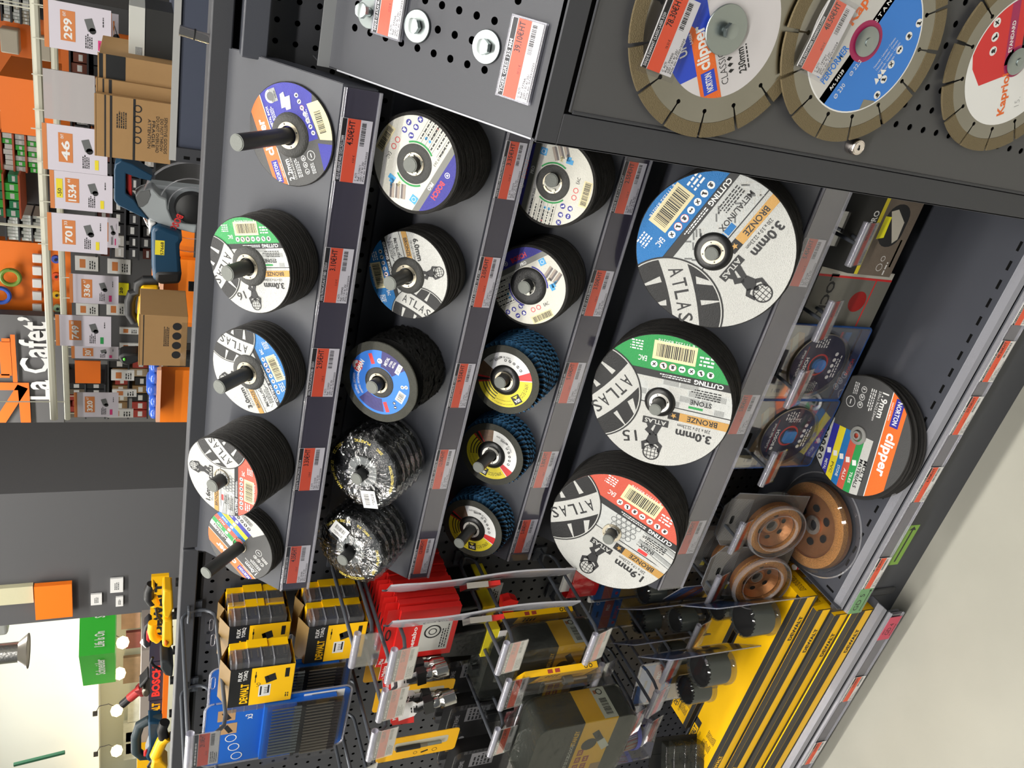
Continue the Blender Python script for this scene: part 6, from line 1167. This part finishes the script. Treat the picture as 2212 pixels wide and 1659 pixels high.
g=G(Matrix.Rotation(pi/2,4,'X')); a=Art(g,1,z=.033); u=at(378,478,SY)-B0; a.text('BOSCH',u.x,u.z,.075,.022,BRED,ang=2.75+pi*0,bold=.03); g.build('lettering',T)
g=G(); outline(g,[(293,420),(303,408),(322,404),(325,415),(318,432),(308,440),(300,440)],-.032,-.028,GREY3); g.build('dark_guard_insert',T)
g=G(); cc=at(415,448,SY)-B0; g.M=Matrix.Translation(cc)@Matrix.Rotation(pi/2,4,'X'); g.lathe([(.0001,.02),(.09,.02),(.12,.018),(.15,.015),(.152,-.03),(.15,-.032)],SHELL,40); g.lathe([(.15,.015),(.153,.012),(.153,.0)],CLEAR2,40); g.lathe([(.10,.0195),(.102,.021),(.104,.0195)],CLEAR2,40); g.lathe([(.072,.0195),(.074,.021),(.076,.0195)],CLEAR2,40); g.build('clear_guard',T)
g=G(); g.M=Matrix.Translation(cc)@Matrix.Rotation(pi/2,4,'X'); g.lathe([(.0001,.03),(.03,.03),(.05,.02),(.055,0)],BLACK,30); g.build('blade_hub',T)
g=G(); outline(g,[(326,482),(340,474),(392,492),(392,508),(386,514),(390,580),(384,596),(345,598),(330,590),(327,560)],-.06,.06,BTEAL); g.build('motor_housing',T,bev=.02)
g=G(); outline(g,[(320,470),(338,474),(330,480),(322,500)],-.04,.04,WHITE); g.build('white_collar',T,bev=.006)
g=G(); outline(g,[(334,570),(392,570),(388,598),(345,600),(333,590)],-.064,.064,BLACK); g.build('motor_cap',T,bev=.012)
g=G(Matrix.Rotation(pi/2,4,'X')); a=Art(g,1,z=.0605); u=at(345,535,SY-.06)-B0; a.rrect(u.x,u.z+.0,.05,.028,YEL); a.up(); a.text('57668',u.x-.002,u.z-.007,.044,.010,INK,bold=.02); g.build('yellow_sticker',T)
g=G(); g.bx(-.16,.16,-.1,.2,0,.05,TGREY); g.bx(-.05,.05,.05,.12,.05,.30,TGREY); g.build('saw_base',T,bev=.01)
# ---- generic small machines from bent tubes and blocks
def machine(name,label,cat,Y,parts):
    x=at(*parts[0][1][0],Y).x; T=thing(name,label,cat,(x,Y,TZ)); B=Vector((x,Y,TZ))
    for nm,pts,r,mt in parts:
        g=G()
        if isinstance(r,tuple):
            P=[at(p,q,Y)-B for p,q in pts]; pl=[(v.x,v.z) for v in P]; A=sum(pl[i][0]*pl[(i+1)%len(pl)][1]-pl[(i+1)%len(pl)][0]*pl[i][1] for i in range(len(pl)))
            if A>0: pl=pl[::-1]
            g.prism(pl,r[0],r[1],mt,'y'); g.build(nm,T,bev=.008)
        else:
            P=[at(p,q,Y)-B for p,q in pts]; g.tube(P,r,mt,12); g.build(nm,T)
    g=G(); g.bx(-.07,.07,-.05,.09,0,.03,BLACK); g.tube([(0,0,.02),(0,0,.16)],.018,BLACK,10); g.build('machine_foot',T)
    return T
machine('fan_grinder','yellow machine with thick black round handle, above the small brown carton','power tool',2.8,[('yellow_body',[(305,612),(343,612),(343,654),(318,656),(316,692),(300,700),(296,680)],(-.04,.05),TYEL),('black_handle',[(342,606),(312,606),(300,614),(298,630),(286,634),(281,650),(280,676),(292,694)],.018,BLACK),('dark_insert',[(318,658),(342,658),(342,690),(320,690)],(-.03,.04),BLACK),('black_bracket',[(292,628),(345,628)],.014,BLACK)])
machine('green_tool','small black tool with green button, between price signs and brown carton','power tool',2.75,[('tool_body',[(255,762),(268,756),(300,756),(304,764),(300,774),(275,782),(262,778)],(-.03,.03),BLACK),('green_button',[(266,764),(272,764),(272,770),(266,770)],(-.035,-.03),H((90,200,60)))])
machine('belt_sander','yellow and black sander nearest the dark column','power tool',2.7,[('yellow_body',[(352,1260),(372,1262),(374,1300),(366,1322),(352,1318),(350,1290)],(-.04,.04),TYEL),('black_grip',[(328,1262),(322,1275),(322,1292),(330,1302)],.020,BLACK),('yellow_knob',[(330,1258),(336,1264),(330,1270),(326,1263)],(-.02,.02),TYEL),('yellow_neck',[(330,1290),(336,1306)],.018,TYEL),('cable',[(336,1306),(340,1330),(352,1345),(372,1355)],.006,BLACK)])
machine('planer','yellow planer with round orange port, second from the dark column','power tool',2.7,[('yellow_body',[(352,1325),(372,1326),(374,1376),(366,1386),(350,1382)],(-.04,.04),TYEL),('yellow_grip',[(330,1345),(328,1362),(332,1376),(342,1382)],.018,TYEL),('orange_port',[(356,1366),(362,1370),(362,1376),(356,1378),(352,1372)],(-.05,-.03),ORB),('cable',[(342,1382),(356,1392),(374,1390)],.006,BLACK)])
machine('palm_sander','grey sander with red grip half hidden behind the yellow planer','power tool',3.0,[('grey_shell',[(322,1335),(312,1345),(308,1362),(310,1385),(316,1392),(326,1386),(330,1360),(328,1340)],(-.03,.03),mat('shell_black',(40,40,44),.4)),('red_grip',[(316,1352),(320,1350),(326,1370),(322,1376),(316,1370)],(-.04,-.03),BRED),('sole',[(308,1385),(318,1394)],.014,WHITE)])
machine('angle_grinder','angle grinder with slanted red and black side handle','grinder',2.75,[('grey_head',[(306,1478),(318,1474),(326,1482),(318,1492),(308,1490)],(-.04,.04),STEEL),('black_guard',[(300,1472),(310,1462),(320,1450),(322,1456),(314,1468),(304,1478)],(-.03,.03),BLACK),('side_handle',[(306,1488),(292,1498),(280,1508)],.020,H((170,40,36))),('handle_end',[(280,1508),(264,1522)],.018,BLACK),('handle_collar',[(304,1484),(312,1492)],.030,H((120,30,30)))])
machine('jigsaw','blue-teal jigsaw with large loop handle near the bottom edge','saw',2.7,[('body',[(320,1548),(350,1548),(348,1600),(340,1628),(320,1632),(314,1622),(322,1600)],(-.035,.035),BTEAL),('loop_handle',[(350,1552),(320,1556),(302,1566),(294,1590),(294,1622),(306,1632),(330,1630)],.022,mat('handle_dark_teal',(34,50,56),.5)),('red_switch',[(310,1612),(318,1608),(318,1622),(310,1624)],(-.03,-.024),BRED)])
machine('yellow_saw','yellow tool with angled neck at the bottom left edge','power tool',2.6,[('neck',[(362,1590),(350,1600),(345,1612),(336,1632)],.026,TYEL),('body',[(330,1630),(348,1628),(362,1640),(356,1662),(330,1668),(326,1650)],(-.04,.04),TYEL),('black_tube',[(356,1560),(350,1575),(354,1596)],.022,BLACK),('cable',[(330,1640),(320,1655),(326,1670)],.006,BLACK)])
machine('dark_sander','dark grey round-bodied sander between the two name strips','sander',2.65,[('body',[(346,1408),(366,1410),(374,1422),(372,1444),(356,1440),(346,1426)],(-.05,.05),mat('dark_rubber',(44,48,50),.6)),('cable',[(330,1420),(326,1430),(334,1440),(350,1446),(362,1440)],.006,BLACK)])
# name strips along the table
def nstrip(p0,q0,p1,q1,txt,fg,label,bg=None,tq=None):
    single('name_strip',label,'sign',p0,q0,p1,q1,3.15,.02,bg or mat('strip_navy',(52,50,66),.5),art=lambda a,w,h:a.text(txt,0 if tq is None else tq*w,h*.5,w*(.8 if tq is None else .5),h*.62,fg,bold=.05))
nstrip(325,1245,362,1385,'DEWALT',INK,'yellow name strip with black letters behind the yellow sander',TYEL); nstrip(323,1386,352,1428,'',TYEL,'navy strip piece between the two name strips')
nstrip(322,1430,352,1512,'BOSCH',H((236,60,50)),'navy name strip with red letters behind the angle grinder'); nstrip(321,1514,350,1600,'DEWALT',TYEL,'navy name strip with yellow letters behind the jigsaw',None,.2)
single('orange_trim','orange ledge under the name strips','trim',353,1395,364,1560,3.12,.05,ORB); single('pink_ledge','pale ledge with pink end above the red-lettered strip','ledge',303,1405,322,1660,3.4,.3,mat('warm_ledge',(150,140,132),.5)); single('yellow_cabinet','yellow panel at the bottom left edge of the photo','panel',296,1636,322,1680,3.3,.1,TYEL)
# ---- far left: green cube sign, picture wall, lamps
T=thing('green_cube_sign','hanging bright green cube sign with white lettering','sign',(0,0,0)); YG=6.2; c=at(210,1414,YG); T.location=c; u0=at(210,1322,YG+.25);u1=at(210,1478,YG+.5); top=at(170,1414,YG).z-c.z; bot=at(248,1414,YG).z-c.z
g=G(); GS=mat('sign_green',(34,176,34),.5); GS2=mat('sign_green_left',(44,186,52),.5); pl=[(0,0),(u0.x-c.x,.25),(u0.x-c.x-.2,1.0),(u1.x-c.x,.5)]; g.prism(pl,bot,top,GS,'z'); g.build('cube_body',T); g=G(); g.tube([(pl[2][0],pl[2][1]-.2,top),(pl[2][0],pl[2][1]-.2,2.9-c.z)],.006,BAR,6); g.build('suspension_rod',T)
d=Vector((pl[1][0],pl[1][1])); 
for txt,t0,wd,base,sg in (('Life Is On',.38,.36,pl[1],1),('Sc',.92,.08,pl[1],1),('Schneider',.38,.5,pl[3],-1)):
    dd=Vector(base); L=dd.length; dn=dd.normalized(); g=G(); a=Art(g,1); a.text(txt,0,0,L*wd,.09,WHITE,bold=.02); o=g.build('lettering',T); o.location=(dn.x*L*t0,dn.y*L*t0-.012,(top+bot)/2-.02); o.rotation_euler=(pi/2,0,math.atan2(dn.y,dn.x)+(0 if sg>0 else pi))
for i,(p0,q0,p1,q1,rgb) in enumerate(((272,1366,304,1400,(120,60,60)),(266,1420,303,1475,(130,110,90)),(262,1320,303,1358,(150,120,100)),(272,1582,290,1602,(150,140,140)),(272,1606,290,1628,(150,100,90)),(276,1505,302,1560,(200,206,200)),(266,1560,302,1640,(206,212,206)))):
    single('wall_picture','%s picture on the pale far wall'%('red-brown','beige and grey group','brick-coloured','small grey','small reddish','blank pale','large pale')[i],'picture',p0,q0,p1,q1,9.4,.05,mat('picture_%d'%i,rgb,.5,0,0,200,.5,.5,6) )
g=G(); x0,x1,z0,z1=PXR(-60,1290,215,1760,9.2); g.bx(x0-2,x1+1.6,8.9,9.5,z0,2.88,mat('cream_bulkhead',(222,226,220),.7)); struct(g.build('trim_1'))
for i,(p,q) in enumerate(((265,1388),(258,1455),(252,1535),(252,1622),(250,1700))):
    Y=8.6; c=at(p,q,Y); T=thing('picture_lamp','glowing warm picture lamp on a thin arm, %s on the pale far wall'%('highest','second','third','fourth','last')[i],'lamp',c)
    g=G(); n=10; g.lathe([(.0001,.08),(.06,.06),(.085,0),(.06,-.06),(.0001,-.08)],mat('warm_bulb',(255,214,130),.5,emit=14),16); g.build('bulb',T)
    g=G(); g.tube([(.10,0,.04),(.16,0,.10),(.14,0,.22),(.02,0,.26)],.006,INK,6); g.bx(-.03,.03,-.02,.02,.24,.30,INK); g.build('lamp_arm',T)
    l=D.lights.new('picture_lamp_light','POINT'); l.energy=9; l.color=(1,.78,.5); l.shadow_soft_size=.06; o=D.objects.new('picture_lamp_light',l); C.objects.link(o); o.location=c+Vector((0,-.12,0))
for i,(p0,q0,p1,q1) in enumerate(((196,1284,220,1307),(238,1250,266,1280),(250,1290,266,1310))):
    single('wall_card','small white card on the dark column, %s'%('with a yellow patch','nearest the yellow sander','lowest')[i],'card',p0,q0,p1,q1,3.885,.012,WHITE,art=lambda a,w,h:a.lines(0,h*.5,w*.6,h*.4,3,GREY3))
# ceiling pipe ends and duct seen at the top left of the place
g=G(); u=at(0,1405,5.0); v=at(40,1408,5.0); FO=mat('foil_duct',(190,188,184),.25,.9,.8,60); g.tube([(0,0,2.9-v.z),(0,0,.5),(0,0,0)],.075,FO,20); g.lathe([(.075,.0),(.13,-.06),(.128,-.065)],mat('duct_bell',(170,164,156),.3,.6),28); o=g.build('ceiling_duct'); o.location=(v.x,5.0,v.z); tag(o,'foil-wrapped duct with a bell mouth hanging from the ceiling','duct')
g=G(); u=at(15,1345,4.6); g.bx(-.12,.12,0,.3,0,.5,mat('grey_fixture',(170,172,168),.4)); g.bx(-.02,.02,.1,.14,.5,2.9-u.z,MT['grey_fixture']); o=g.build('ceiling_fixture',bev=.04); o.location=(u.x,4.6,u.z); tag(o,'grey rounded fixture hanging above the orange square sign','fixture')
single('ivory_beam','ivory textured beam end above the orange square sign','beam',-20,1270,72,1306,3.87,.05,mat('ivory_beam_paint',(196,192,160),.7,0,.5,30))
g=G(); u=at(30,1652,6.0); v=at(140,1625,6.0); g.tube([(0,0,0),tuple(v-u)],.02,H((50,110,80)),8); o=g.build('green_pipe'); o.location=u; tag(o,'thin green rod on the pale wall at the bottom left','rod')
# ---------------------------------------------------------------- everything was measured from eye height: lift the scene so that the floor is at 0
for o in D.objects:
    if o.parent is None: o.location.z-=FLOOR
